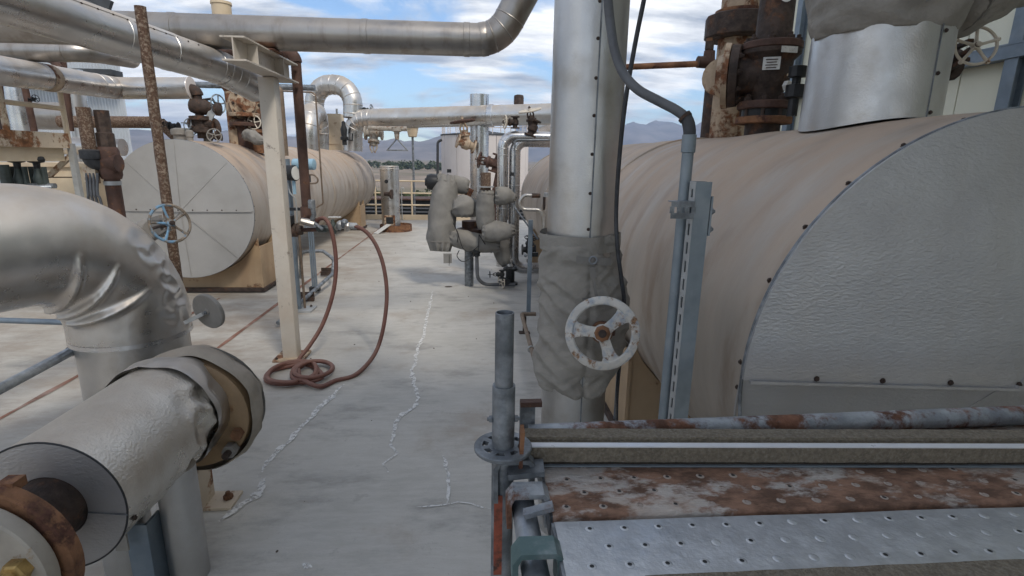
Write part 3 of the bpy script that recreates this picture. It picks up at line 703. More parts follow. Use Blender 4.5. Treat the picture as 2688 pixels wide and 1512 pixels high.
# ================================================================== THE TWO TANKS
def h_tank(name, label, cx, cz, R, y0, y1, wedges, end_m, screws_rim, screws_seam, head, rim_s, apex):
    t = thing(name, label, 'tank', (cx, (y0 + y1) / 2, 0))
    n, k = 96, 90; vs = []; fs = []
    for i in range(k + 1):
        y = y0 + (y1 - y0) * i / k
        for j in range(n):
            a = 2 * PI * j / n; p = V((cx + R * math.cos(a), y, cz + R * math.sin(a)))
            e = min(1, (y - y0) / .5)
            rr = R + e * (.012 * fbm(p, 1.1, 2) + .006 * fbm(p, 3.5, 2))
            vs.append((cx + rr * math.cos(a), y, cz + rr * math.sin(a)))
    for i in range(1, 9):
        b = i / 8 * PI / 2
        for j in range(n):
            a = 2 * PI * j / n; rr = (R - .015) * math.cos(b) + .001
            vs.append((cx + rr * math.cos(a), y1 + head * math.sin(b), cz + rr * math.sin(a)))
    for i in range(k + 8):
        for j in range(n): fs.append((i * n + j, i * n + (j + 1) % n, (i + 1) * n + (j + 1) % n, (i + 1) * n + j))
    MB().add(vs, fs).build('shell', 'tank_shell', t, angle=50)
    for ys in [y0 + (y1 - y0) * q for q in ((.22, .47, .72, .97) if R < .93 else (.30, .62, .97))]:
        MB().tube([(cx, ys, cz), (cx, ys + .004, cz), (cx, ys + .05, cz), (cx, ys + .054, cz)], [R - .004, R + .012, R + .012, R - .004], 96, False).build('seam_band', 'tank_shell', t)
    # end cover made of overlapping wedge sheets
    for q, (a0, a1) in enumerate(zip(wedges, wedges[1:])):
        kk = max(3, int((a1 - a0) / 4)); off = .004 * (q % 2) + ((.034 if R > .93 else .010) if a0 >= 180 else 0)
        ap = V((cx, y0 - apex + off, cz)); vv = [ap]
        for i in range(kk + 1):
            a = rad(a0 + (a1 - a0) * i / kk); vv.append(V((cx + (R + .006) * math.cos(a), y0 - .012 + off * .3 + (.24 * max(0, -math.sin(a)) if R > .93 else 0), cz + (R + .006) * math.sin(a))))
        vv2 = [p + V((0, .010, 0)) for p in vv]
        m = MB(); nn = len(vv)
        m.add(vv + vv2, [(0, i + 1, i) for i in range(1, nn - 1)] + [(nn, nn + i, nn + i + 1) for i in range(1, nn - 1)] + [(i, i + 1, nn + i + 1, nn + i) for i in range(1, nn - 1)] + [(0, 1, nn + 1, nn), (0, nn, 2 * nn - 1, nn - 1)])
        m.build('end_panel', end_m, t, angle=20)
    MB().box((cx, y0 - apex * .5 - .012, cz + .004), (.02, apex, .012)).build('centre_lap', end_m, t)
    for k in (-1, 1):
        MB().bar((cx, y0 - apex - .004, cz - .004), (cx + k * R * .985, y0 - .020, cz - .004), .018, .010, (0, 0, 1)).build('lap_lip', end_m, t)
    MB().tube([(cx + (R + .004) * math.cos(2 * PI * i / 120), y0 + .004, cz + (R + .004) * math.sin(2 * PI * i / 120)) for i in range(120)], .007, 8, closed=True).build('rim_edge', 'galv_dark', t)
    if R < .93:
        for a in wedges[:-1]:
            e = V((math.cos(rad(a)), 0, math.sin(rad(a)))); MB().bar(V((cx, y0 - apex - .003, cz)) + e * .02, V((cx, y0 - .014, cz)) + e * R * .99, .005, .006, (0, -1, 0)).build('panel_seam', end_m, t)
    for a in screws_rim:
        e = V((math.cos(rad(a)), 0, math.sin(rad(a)))); piece('screw', screw_me, t, V((cx, y0 + .035, cz)) + e * (R - .002), e, rim_s)
    for x in screws_seam: piece('screw', screw_me, t, (cx + x, y0 - .012 - (apex - .012) * (1 - abs(x) / R), cz + .012), (0, -1, 0), rim_s)
    return t
rt = h_tank('horizontal_tank', 'big tan lagged tank at right whose silver embossed end fills the foreground', 1.92, 1.146, .95, 1.71, 11.0,
       [0, 55, 108, 180, 232, 300, 360], 'tank_end', [183, 177, 158, 145, 133, 120, 107, 94, 80, 66, 196, 210, 225], [-.70, -.47, -.235, 0, .235, .47], .28, .0085, .11)
lt = h_tank('horizontal_tank', 'long tan lagged tank at left with pale grey disc end facing the walkway', -3.83, 1.175, .90, 7.3, 16.3,
       [0, 45, 90, 135, 180, 225, 270, 315, 360], 'tank_end_far', [12 * i + 4 for i in range(30)], [-.75 + .18 * i for i in range(9)], .30, .0075, .07)
for t_, sx, ys in ((rt, 1.92, (3.25, 9.2)), (lt, -3.83, (7.55, 14.3))):
    R_ = .95 if t_ is rt else .90; cz = 1.146 if t_ is rt else 1.175
    for yq in ys:
        hw = .87 if t_ is rt else .82
        out_ = [(sx - hw, yq, .07), (sx + hw, yq, .07), (sx + hw, yq, .72)]
        for i in range(15):
            a = rad(-26 - 128 * i / 14); out_.append((sx + (R_ + .01) * math.cos(a), yq, cz + (R_ + .01) * math.sin(a)))
        out_.append((sx - hw, yq, .72))
        sd = MB()
        sd.prism(out_, (0, .02, 0)).prism([V(p) + V((0, .55, 0)) for p in out_], (0, .02, 0))
        s_ = sd.build('saddle', 'saddle_tan', t_)
        for k in (-1, 1): MB().box((sx + k * (hw + .012), yq + .285, .36), (.02, .60, .60)).build('side_plate', 'saddle_tan', s_)
        MB().box((sx, yq + .285, .045), (2 * hw + .1, .68, .05)).build('base_plate', 'rust_dark', s_)
        for k in (-.8, .8): MB().box((sx + k * hw, yq + .285, .012), (.22, .5, .02)).build('shoe', 'rust_brown', s_)

# ================================================================== OVERHEAD PIPES
# pipe C lies on the bracket beam and runs across
pc = fillet([(-9.5, 4.75, 2.845), (.20, 4.75, 2.86), (.62, 4.70, 3.60), (.80, 4.6, 4.2)], .30, 9)
c = clad('overhead_pipe', 'long weathered overhead pipe crossing the walkway and resting on the cream bracket', pc, .128, 'alu_dull', bands=[7.1, 8.6, 9.42, 9.56], band_r=1.03, loc=(-1.7, 4.75, 2.72))
gores(pc, .128, c, 'alu_dull', 9.66, 9.86, 2)
cap_ = V((-2.083, 4.900, 3.002)); tag(MB().lathe((cap_.x, 4.95, 2.9), (0, 0, 1), [(0, .075), (.20, .075), (.205, .082), (.225, .08)], 24).build('vent_cap', 'beige_clean', loc=(cap_.x, 4.95, 2.9)), 'short beige cap pipe poking above the long overhead pipe', 'pipe')
# pipe A comes from above the camera at left and passes below C
pa = fillet([(-2.83, 1.6, 2.75), (-2.10, 4.86, 2.60), (-1.98, 5.25, 2.50)], .25, 6)
a = clad('overhead_pipe', 'thick riveted silver pipe slanting down from the upper left corner', pa, .132, 'alu_smooth', bands=[1.55, 2.35, 2.75, -.52, -.42, -.33, -.24], band_r=1.025, n=44, loc=(-2.5, 3.4, 2.55))
for i in range(26):
    p, t = at_len(pa, .35 + i * .105); u = V((1, .22, 0)).normalized(); e = (u * .78 + V((0, 0, 1)) * .62).normalized()
    e = (e - t * e.dot(t)).normalized(); piece('screw', screw_me, a, p + e * .133, e, .0055)
for s0, s1 in ((0, 1.55), (1.6, 2.75)):
    q = [at_len(pa, s0 + (s1 - s0) * i / 10) for i in range(11)]; m = MB(); prev = None
    for p, t in q:
        u = V((1, .22, 0)).normalized(); rows = []
        for an in range(8):
            th = rad(40 + an * 9); e = u * math.cos(th) + V((0, 0, 1)) * math.sin(th); e = (e - t * e.dot(t)).normalized(); rows.append(p + e * .1355)
        if prev: m.add(prev + rows, [(i, i + 1, 9 + i, 8 + i) for i in range(7)])
        prev = rows
    m.build('lap_sheet', 'alu_smooth', a)
# pipe behind C at upper left
pe = fillet([(-5.488, 6.400, 2.917), (-4.112, 6.400, 2.946), (-4.272, 7.400, 3.036)], .2, 6)
clad('overhead_pipe', 'grey overhead pipe tucked under the long overhead pipe at far upper left', pe, .10, 'alu_dull', bands=[1.1], loc=(-5.014, 6.400, 2.931))
# pipe D with end disc
pd = fillet([(-4.577, 5.424, 2.645), (-4.869, 8.000, 2.757), (-3.887, 8.000, 2.782)], .12, 5)
d_ = clad('overhead_pipe', 'silver pipe with rust ring and capped flat end above the left tank', pd, .142, 'alu_smooth', bands=[1.2, -1.42, -1.22, -1.05], band_r=1.03, loc=(-4.869, 8.000, 2.757))
p, t = at_len(pd, 1.05); MB().tube([p, p + t * .16], .1445, 36, False).build('rust_ring', 'rust_cream', d_)
p, t = at_len(pd, plen(pd)); MB().lathe(p, t, [(0, .150), (.012, .150), (.014, .1)], 36).build('end_cap', 'wall_white', d_)
MB().torus(p + V((0, 0, 0)), t, .145, .006, 40, 6).build('end_rim', 'alu_bright', d_)
# pipe F on the far side, joining the left tank to the right side
pf = fillet([(-3.259, 15.000, 2.055), (-3.215, 15.000, 2.877), (1.847, 13.400, 2.994), (2.465, 13.200, 3.002), ((2.465, 13.200, 3.002)[0], 19, (2.465, 13.200, 3.002)[2])], .42, 8)
f = clad('far_crossing_pipe', 'long silver pipe crossing behind the walkway from left tank to the right', pf, .25, 'alu_smooth', bands=[1.28, 4.35], loc=(-3.255, 15.000, 2.138))
p, t = at_len(pf, 4.42); MB().tube([p, p + t * .02, p + t * .13, p + t * .15], [.25, .275, .275, .25], 36, False).build('collar', 'alu_bright', f)
gores(pf, .25, f, 'alu_smooth', .62, 1.2, 4)
pu = fillet([(-4.391, 15.400, 2.062), (-4.271, 15.400, 3.769), (-3.168, 15.000, 3.746), (-3.213, 15.000, 2.917)], .52, 12)
u_ = clad('expansion_loop', 'tall silver inverted U shaped pipe loop rising over the far left tank', pu, .25, 'alu_smooth', loc=(-4.388, 15.400, 2.094))
gores(pu, .25, u_, 'alu_smooth', 1.25, 3.6, 11)
pu = fillet([(-3.737, 12.600, 1.969), (-3.676, 12.600, 2.809), (-3.822, 14.000, 2.954), (-3.876, 14.000, 2.030)], .5, 10)
u_ = clad('expansion_loop', 'shorter silver pipe bend with segmented elbow in front of the tall loop', pu, .235, 'alu_smooth', loc=(-3.733, 12.600, 2.030))
gores(pu, .235, u_, 'alu_smooth', .55, 2.3, 8)
p1, p2 = V((-4.177, 15.800, 3.018)), V((-3.724, 15.800, 2.211))
eb = thing('junction_cabinet', 'tall beige cabinet box standing on the far left tank', 'cabinet', ((p1.x + p2.x) / 2, 15.9, p2.z))
MB().box(((p1.x + p2.x) / 2, 16.0, (p1.z + p2.z) / 2 - .1), (p2.x - p1.x, .4, p1.z - p2.z + .3)).build('case', 'beige_clean', eb, bevel=.01)
MB().box(((p1.x + p2.x) / 2, 15.79, (p1.z + p2.z) / 2), (p2.x - p1.x - .06, .02, p1.z - p2.z - .06)).build('door', 'beige', eb)
MB().lathe((p2.x - .12, 15.9, p1.z + .05), (0, 0, 1), [(0, .03), (.14, .03)], 8).build('vent', 'strut_light', eb)
q = V((-3.378, 14.600, 2.399)); rv = thing('relief_valve', 'small black relief valve upright beside the far beige cabinet', 'valve', q)
MB().lathe(q - V((0, 0, .2)), (0, 0, 1), [(0, .06), (.12, .06), (.13, .1), (.2, .1), (.22, .07), (.40, .09), (.5, .05), (.58, .05), (.6, .02)], 12).build('body', 'black', rv)
MB().tube([q + V((0.02, 0, -.05)), q + V((.2, 0, -.08)), q + V((.22, 0, .1))], .022, 8).build('lever', 'black', rv)
gate_valve('gate_valve', 'tiny dark valve with round handwheel on top of the far crossing pipe', (-2.871, 14.900, 3.108), (0, 1, 0), (1, -.15, .1), .085, 'black', 'galv_dark', .13, 2.2)
gate_valve('gate_valve', 'brown flanged valve hanging under the left end of the far crossing pipe', (-2.544, 14.200, 2.497), (1, 0, 0), (0, -.3, -1), .22, 'wheel_grey', 'wheel_grey', .1, 1.6, wheel=False)
q = V((-1.921, 13.900, 2.543)); s_ = thing('pull_handle', 'hanging grey triangular pull handle of an emergency shower near far railing', 'shower', q - V((0, 0, .5)))
MB().lathe(q, (0, 0, -1), [(-.1, .13), (.0, .13), (.02, .07), (.2, .05)], 14).build('valve_body', 'wheel_grey', s_)
MB().tube([q + V((-.7, 0, .06)), q + V((.25, 0, .06))], .06, 10).build('supply_pipe', 'wheel_grey', s_)
for k in (-1, 1): MB().tube([q + V((0, 0, -.18)), q + V((k * .24, 0, -.45))], .018, 8).build('side_bar', 'galv_dark', s_)
MB().tube([q + V((-.27, 0, -.46)), q + V((.27, 0, -.46))], .02, 8).build('pull_bar', 'galv_dark', s_)
# far vertical pipes
q = V((0.142, 14.100, 2.886))
g1 = clad('riser_pipe', 'wide upright silver pipe rising through the far crossing pipe', [(q.x, 14.1, 0), (q.x, 14.1, (0.111, 14.100, 3.479)[2])], .24, 'alu_bright', bands=[1.2, 2.4], band_r=1.012, loc=(q.x, 14.1, 0))
q = V((1.132, 14.000, 3.265)); tag(MB().lathe(q - V((0, 0, .25)), (0, 0, 1), [(0, .125), (.42, .125), (.46, .11), (.475, .06)], 20).build('domed_stub', 'rust_dark', loc=q), 'dark rusty domed stub cap above the far crossing pipe', 'pipe cap')
gate_valve('gate_valve', 'rusty tan valve poking left from the wide upright silver pipe', (-0.194, 13.400, 2.255), (1, .2, -.35), (-.15, 0, 1), .22, 'rust_cream', 'rust_brown', .3, 2.4)
q = V((-0.357, 13.400, 2.346)); 
gate_valve('gate_valve', 'dark red rusty valve between the upright silver pipes, below the crossing pipe', (0.488, 11.500, 1.810), (.3, 0, 1), (-1, .2, .2), .19, 'rust_brown', 'rust_brown', .17, 2.0)
q = (0.476, 11.500, 1.328); tag(MB().tube(fillet([(0.507, 11.500, 1.620), (0.434, 11.500, 1.244), ((0.434, 11.500, 1.244)[0], 11.5, 0)], .1, 4), .05, 10).build('drip_pipe', 'rust_brown', loc=((0.434, 11.500, 1.244)[0], 11.5, 0)), 'thin rust brown pipe dropping to the deck beneath the dark red valve', 'pipe')

# ================================================================== POST, BRACKET AND HOSE STATION
po = thing('support_post', 'cream steel post carrying a short bracket beam under the long overhead pipe', 'post', (-1.758, 4.955, 0))
MB().box((-1.758, 4.955, 1.28), (.135, .135, 2.54)).build('column', 'post_cream', po, bevel=.012)
MB().box((-1.758, 4.955, .012), (.28, .28, .02)).build('base_plate', 'rust_cream', po)
for k in (-1, 1):
    for j in (-1, 1): piece('bolt', bolt_me, po, (-1.758 + k * .11, 4.955 + j * .11, .022), (0, 0, 1), .014)
bx_, y0, y1 = -1.70, 4.16, 5.32
bm_ = MB().box((bx_, (y0 + y1) / 2, 2.558), (.17, y1 - y0, .012)).box((bx_, (y0 + y1) / 2, 2.712), (.17, y1 - y0, .012)).box((bx_, (y0 + y1) / 2, 2.635), (.010, y1 - y0, .14))
be = bm_.build('bracket_beam', 'post_cream', po)
for y in (4.40, 4.955): MB().box((bx_, y, 2.635), (.16, .010, .14)).build('stiffener', 'post_cream', be)
MB().box((bx_ + .02, 4.75, 2.722), (.20, .24, .008)).build('wear_plate', 'rust_orange', be)
X_ = (-1.653, 5.400, 2.095)[0]
p = fillet([(X_ - .9, 5.55, (-1.654, 5.400, 2.836)[2]), (X_, 5.40, (-1.654, 5.400, 2.836)[2]), (X_, 5.40, (-1.645, 5.400, 1.335)[2])], .09, 6)
br = thing('drop_pipe', 'dark brown vertical pipe feeding the hose station beside the cream post', 'pipe', (X_, 5.4, .6))
MB().tube(p, .046, 18).build('pipe', 'rust_brown', br)
e1, t1 = at_len(p, .84); MB().tube(p[1:-1], .056, 18).build('elbow', 'rust_brown', br)
zb = (-1.646, 5.400, 1.315)[2]
MB().lathe((X_, 5.4, zb + .10), (0, 0, -1), [(0, .058), (.02, .062), (.16, .062), (.17, .05)], 16).build('tee', 'rust_brown', br)
mf = thing('hose_manifold', 'rusty pipe manifold with small valves where the red hose connects', 'manifold', (X_, 5.3, zb - .2))
c0 = V((-1.750, 5.250, 1.199)); MB().lathe(c0 - V((.085, 0, 0)), (1, 0, 0), [(0, .035), (.01, .055), (.06, .06), (.065, .066), (.12, .066), (.125, .05), (.17, .045)], 16).build('union', 'rust_dark', mf)
MB().tube([c0, V((-1.379, 5.250, 1.210))], .020, 12).build('header', 'rust_brown', mf)
MB().tube(fillet([(X_, 5.4, zb), (X_, 5.3, zb - .03), V((-1.510, 5.250, 1.290))], .04, 4), .028, 12).build('branch', 'rust_brown', mf)
MB().box(V((-1.766, 5.200, 1.305)), (.075, .10, .085)).build('clamp_block', 'black', mf, bevel=.006)
MB().lathe(V((-1.649, 5.180, 1.300)), (1, .2, -.3), [(0, .03), (.07, .034), (.12, .03)], 8).build('clamp_band', 'stainless', mf)
MB().lathe(V((-1.526, 5.250, 1.216)), (1, 0, 0), [(0, .028), (.02, .036), (.09, .036), (.11, .028), (.16, .028)], 14).build('check_valve', 'dark_green', mf)
MB().lathe(V((-1.384, 5.300, 1.211)), (0, 0, 1), [(-.05, .03), (.0, .036), (.05, .025), (.07, .016), (.09, .014)], 12).build('ball_valve', 'dark_green', mf)
MB().box(V((-1.361, 5.300, 1.324)), (.12, .03, .012)).build('valve_lever', 'white_plate', mf)
MB().tube([V((-1.384, 5.300, 1.203)), V((-1.336, 5.300, 1.231)), V((-1.186, 5.300, 1.240))], .026, 12).build('nozzle', 'stainless', mf)
for u, v in ((855,566), (866,564), (873,571)):
    pass
for i, pp_ in enumerate(((-1.311, 5.280, 1.249), (-1.266, 5.270, 1.266), (-1.237, 5.270, 1.235))):
    MB().lathe(V(pp_), (0.3, -.2, 1), [(-.045, .02), (-.02, .036), (.02, .036), (.04, .02)], 10).build('fitting', ('strut_light', 'galv_dark', 'stainless')[i], mf)
MB().lathe(V((-1.221, 5.270, 1.243)), (1, 0, -.05), [(0, .026), (.01, .033), (.07, .033), (.08, .026)], 12).build('hose_clamp', 'strut_light', mf)
MB().tube([V((-1.569, 5.200, 1.261)), V((-1.528, 5.200, 1.356)), V((-1.540, 5.200, 1.447))], .022, 10).build('riser', 'galv_dark', mf)
MB().hexa(V((-1.543, 5.200, 1.417)), (0, 0, 1), .08, .034).build('plug', 'galv_dark', mf)
MB().tube([V((-1.534, 5.200, 1.280)), V((-1.450, 5.180, 1.218))], .016, 8).build('lever', 'galv_dark', mf)
hp = [(-1.512, 5.220, 1.293), (-1.468, 5.190, 1.320), (-1.410, 5.140, 1.322), (-1.357, 5.100, 1.248), (-1.322, 5.080, 1.069), (-1.317, 5.050, 0.843), (-1.353, 5.000, 0.601), (-1.441, 4.930, 0.344), (-1.546, 4.840, 0.165), (-1.625, 4.740, 0.057),
      *[(-1.43 + .165 * math.cos(2.4 + k * PI / 4), 4.50 + .23 * math.sin(2.4 + k * PI / 4), .05 - .015 * math.sin(k * 1.3)) for k in range(0, 13)],
      *[(-1.60 + (.215 - .012 * (k // 8)) * math.cos(.6 + k * PI / 4), 4.47 + (.215 + .014 * (k // 8)) * math.sin(.6 + k * PI / 4), .022 + .014 * (k // 8) + .012 * math.sin(k * 1.7) ** 2) for k in range(0, 23)],
      *[(-1.41 + .15 * math.cos(3.0 + k * PI / 4), 4.47 + .20 * math.sin(3.0 + k * PI / 4), .07 + .01 * math.sin(k)) for k in range(0, 10)],
      (-1.302, 4.196, 0.030), (-1.192, 4.342, 0.018), (-1.062, 4.442, 0.018), (-0.977, 4.641, 0.050), (-0.922, 4.860, 0.124), (-0.864, 4.930, 0.341), (-0.841, 5.020, 0.615), (-0.870, 5.090, 0.855), (-0.933, 5.150, 1.040), (-1.020, 5.200, 1.168), (-1.113, 5.240, 1.228), (-1.206, 5.270, 1.244)]
tag(MB().tube(spline(hp, 8), .0195, 12).build('rubber_hose', 'hose', loc=(-1.6, 4.4, 0)), 'long red brown rubber hose coiled on the deck at the post foot', 'hose')
# instrument stand behind the post
st = thing('instrument_stand', 'grey instrument stand with round gauge and blue transmitter behind the cream post', 'instrument', (-2.205, 6.577, 0.000))
b0 = V((-2.216, 6.613, 0.000)); ztop = (-2.124, 6.600, 1.865)[2]
MB().box(b0 + V((.06, .0, .012)), (.26, .26, .022)).build('base_plate', 'strut_light', st)
for k in ((-.03, -.08), (.13, .08)): piece('bolt', bolt_me, st, b0 + V((k[0], k[1], .024)), (0, 0, 1), .016)
MB().tube([b0, (b0.x, b0.y, ztop)], .036, 12).build('pole', 'steel_blue', st)
MB().tube([b0 + V((.07, .02, 0)), (b0.x + .07, b0.y + .02, (-2.112, 6.600, 1.112)[2])], .016, 8).build('thin_pole', 'copper_line', st)
gc = V((-2.142, 6.450, 1.707)); MB().lathe(gc, (1, -.35, 0), [(-.07, .085), (.08, .09), (.085, .085)], 24).build('gauge_case', 'black', st)
MB().lathe(gc + V((1, -.35, 0)).normalized() * .086, (1, -.35, 0), [(0, .078), (.004, .078)], 24).build('gauge_face', 'gauge_face', st)
tcn = V((-1.978, 6.500, 1.808)); MB().lathe(tcn - V((.13, 0, 0)), (1, -.1, 0), [(0, .05), (.01, .062), (.10, .062), (.105, .05), (.15, .05), (.155, .064), (.25, .064), (.255, .055)], 20).build('transmitter', 'transmitter', st)
MB().lathe(tcn + V((0, 0, -.22)), (0, 0, 1), [(0, .03), (.02, .06), (.10, .06), (.12, .03), (.18, .03)], 12).build('sensor_body', 'black', st)
MB().box(V((-2.100, 6.450, 1.548)), (.035, .02, .17)).build('blue_tag', 'transmitter', st)
MB().tube(spline([(-1.945, 6.450, 1.687), (-1.863, 6.420, 1.689), (-1.811, 6.400, 1.646), (-1.828, 6.400, 1.600), (-1.929, 6.420, 1.589)], 6), .010, 8).build('impulse_loop', 'copper_line', st)
MB().tube(spline([(-2.186, 6.500, 1.591), (-2.151, 6.450, 1.479), (-2.095, 6.450, 1.387), (-2.113, 6.500, 1.123)], 6), .009, 8).build('signal_cable', 'strut_light', st)
MB().bar(V((-2.193, 6.500, 1.284)), V((-1.906, 6.500, 1.287)), .03, .035).build('cross_bracket', 'black', st)
X_ = (-2.550, 7.600, 2.375)[0]
tag(MB().tube(fillet([(X_ - .3, 7.6, (-2.547, 7.600, 2.777)[2]), (X_, 7.6, (-2.547, 7.600, 2.777)[2]), (X_, 7.6, 1.9)], .06, 5), .035, 12).build('thin_riser', 'copper_line', loc=(X_, 7.6, 1.9)), 'thin grey brown riser pipe partly hidden behind the cream post', 'pipe')
ip = fillet([(-2.221, 6.700, 2.634), (-1.887, 6.700, 2.629), (-1.853, 6.700, 2.595), (-1.850, 6.700, 1.337), (-1.934, 6.700, 1.288)], .04, 5)
tag(MB().tube(ip, .010, 8).build('impulse_line', 'copper_line', loc=ip[-1]), 'thin impulse tube bent down across the left tank side', 'tube')
X_ = (-3.337, 8.800, 2.928)[0]
tag(MB().tube([(X_ - 1.0, 8.8, (-3.337, 8.800, 2.922)[2]), (X_ + .9, 8.8, (-3.337, 8.800, 2.922)[2])], .045, 10).build('cross_pipe', 'galv_dark', loc=(X_, 8.8, (-3.337, 8.800, 2.922)[2])), 'dark grey horizontal pipe seen just left of the cream post', 'pipe')
sb = V((-2.278, 7.542, 0.000)); sp_ = thing('strut_stand', 'upright twin rod strut stand on the deck behind the red hose', 'stand', sb)
for k in (-1, 0, 1): MB().tube([sb + V((k * .028, 0, .02)), (sb.x + k * .028, sb.y, (-2.174, 7.300, 1.030)[2])], .013, 8).build('rod', 'steel_blue', sp_)
MB().box(sb + V((0, 0, .05)), (.14, .08, .06)).build('shoe', 'black', sp_)
MB().box((sb.x, sb.y, (-2.180, 7.300, 0.949)[2]), (.16, .06, .05)).build('head_block', 'galv_dark', sp_)
fp = fillet([(-2.761, 8.454, 0.000), (-2.630, 8.150, 0.484), (-2.304, 8.150, 0.498), (-2.132, 8.100, 0.379), (-2.117, 7.900, 0.186), (-2.234, 6.623, 0.060), (-2.212, 5.885, 0.060)], .12, 6)
tag(MB().tube(fp, .026, 10).build('floor_pipe', 'galv_dark', loc=(-2.761, 8.454, 0.000)), 'low grey pipe run looping along the deck beside the left tank', 'pipe')
for lab, p_ in (('dark angle block under the low pipe run nearest the instrument stand', (-2.283, 7.050, 0.030)), ('dark angle block holding the low pipe run beside the red hose', (-2.351, 8.587, 0.050))):
    o = MB().box(p_, (.26, .05, .06)).box(V(p_) + V((0, .03, .04)), (.26, .01, .10)).build('pipe_support', 'rust_dark', loc=p_); tag(o, lab, 'pipe support')

# ================================================================== ON TOP OF THE LEFT TANK
vs_ = thing('valve_stack', 'tangled stack of dark valves between the capped pipe end and left tank', 'valve', (-3.831, 8.000, 2.135))
p = fillet([(-3.900, 8.000, 2.761), (-3.810, 8.000, 2.763), (-3.811, 8.000, 2.576), (-3.817, 8.000, 2.119)], .07, 5)
MB().tube(p, .055, 14).build('pipe', 'rust_dark', vs_); MB().tube(p[:7], .078, 14).build('elbow', 'rust_dark', vs_)
MB().lathe(V((-3.810, 8.000, 2.545)), (1, 0, -.12), [(-.10, .09), (.0, .12), (.10, .10), (.2, .06), (.24, .09), (.28, .09), (.3, .04)], 14).build('upper_body', 'rust_dark', vs_)
for k in (-1, 1): MB().tube([V((-3.754, 8.000, 2.562)) + V((0, 0, k * .07)), V((-3.617, 8.000, 2.602)) + V((0, 0, k * .05)), V((-3.577, 8.000, 2.582))], .018, 8).build('yoke_arm', 'black', vs_)
handwheel(vs_, V((-3.545, 8.000, 2.582)), (1, -.35, 0), .13, 'galv_dark', 5, .07)
MB().box(V((-3.626, 7.950, 2.455)), (.09, .02, .22), (V((.85, 0, -.5)), V((0, 1, 0)), V((.5, 0, .85)))).build('tag_plate', 'strut_light', vs_)
MB().lathe(V((-3.799, 8.000, 2.323)), (0, 0, 1), [(-.13, .07), (-.12, .13), (-.06, .13), (-.05, .10), (.03, .10), (.04, .15), (.09, .15), (.10, .07)], 16).build('lower_body', 'rust_dark', vs_)
for u_, p_ in ((-1, (-3.896, 8.000, 2.310)), (1, (-3.687, 8.000, 2.315))): MB().lathe(V(p_), (1, 0, 0), [(-.07, .05), (-.06, .08), (.05, .08), (.06, .05)], 12).build('side_port', 'rust_dark', vs_)
handwheel(vs_, V((-3.894, 7.900, 2.273)), (1, -.5, 0), .11, 'galv_dark', 5, .06)
MB().tube(fillet([(-3.696, 8.000, 2.378), (-3.591, 8.000, 2.354), (-3.569, 8.000, 2.221), (-3.670, 8.000, 2.138)], .06, 4), .035, 10).build('bypass', 'rust_dark', vs_)
MB().tube([V((-4.076, 8.000, 2.323)), V((-3.878, 8.000, 2.327))], .008, 6).build('lever', 'galv_dark', vs_)
for i, (p_, r_, lab) in enumerate((((-4.076, 8.000, 2.152), .14, 'grey drum fitting on the tank crest left of the dark valve stack'), ((-3.878, 7.800, 2.121), .05, 'small pale fitting at the foot of the dark valve stack'), ((-3.784, 8.100, 2.162), .07, 'round pale plug right of the dark valve stack'))):
    tag(MB().lathe(V(p_), (0, 0, 1), [(-.16, r_ * .8), (0, r_ * .8), (.01, r_), (.08, r_), (.1, r_ * .6)], 16).build('tank_fitting', 'disk_grey', loc=p_), lab, 'fitting')
gate_valve('gate_valve', 'small pale valve with spidery wheel low on the left tank crest', (-3.502, 7.750, 2.132), (1, .2, 0), (.25, -1, .1), .065, 'rust_dark', 'disk_grey', .09, 2.4)
p = fillet([(-6.102, 8.600, 2.335), (-4.667, 8.600, 2.354), (-4.465, 8.600, 2.146)], .28, 8)
tag(MB().tube(p, .085, 16).build('curved_pipe', 'pole_rust', loc=(-4.465, 8.600, 2.146)), 'brown weathered pipe curving down onto the left tank crest', 'pipe')
q = V((-4.329, 8.300, 2.287)); gate_valve('gate_valve', 'tiny black valve beside the brown curved pipe on the tank', q, (1, 0, .1), (-1, 0, .3), .07, 'black', 'black', .06, 2.2)
X_ = (-3.680, 8.800, 2.725)[0]
rc = thing('rusty_riser', 'rust streaked cream riser pipe standing on the left tank under the bracket', 'pipe', (X_, 8.8, 2.0))
MB().tube([(X_, 8.8, 1.95), (X_, 8.8, (-3.643, 8.800, 3.458)[2])], .105, 20).build('pipe', 'rust_cream', rc)
MB().lathe((X_, 8.8, (-3.699, 8.800, 2.930)[2]), (0, 0, 1), [(-.10, .106), (-.04, .14), (.05, .14), (.10, .106)], 18).build('collar', 'rust_orange', rc)
X2 = (-3.737, 9.400, 3.152)[0]
tag(MB().tube([(X2, 9.4, 2.9), (X2, 9.4, (-3.730, 9.400, 3.581)[2] + .1)], .16, 24).build('silver_stub', 'alu_bright', loc=(X2, 9.4, 2.9)), 'short upright silver pipe seen behind the rust streaked riser', 'pipe')
fv = thing('flanged_valve', 'large cream and rust flanged valve beside the rusty riser on left tank', 'valve', (-3.599, 8.900, 2.174))
fc = V((-3.510, 8.800, 2.660)); MB().lathe(fc, (.75, -.65, 0), [(-.28, .10), (-.1, .14), (-.02, .16), (-.02, .24), (.04, .25), (.045, .16), (.10, .12)], 24).build('body', 'rust_cream', fv)
u, w_, dd = frame((.75, -.65, 0))
for i in range(8): a_ = 2 * PI * i / 8; piece('bolt', bolt_me, fv, fc + dd * .045 + (u * math.cos(a_) + w_ * math.sin(a_)) * .2, dd, .022)
fb = V((-3.532, 8.800, 2.438))
for z_ in (.06, -.08): flange(fv, fb + V((0, 0, z_)), (0, 0, 1), .22, .06, 'rust_cream' if z_ > 0 else 'rust_brown', 8, bolt_me, .09)
MB().tube([fb, (fb.x, fb.y, 1.95)], .13, 18).build('neck', 'rust_brown', fv)
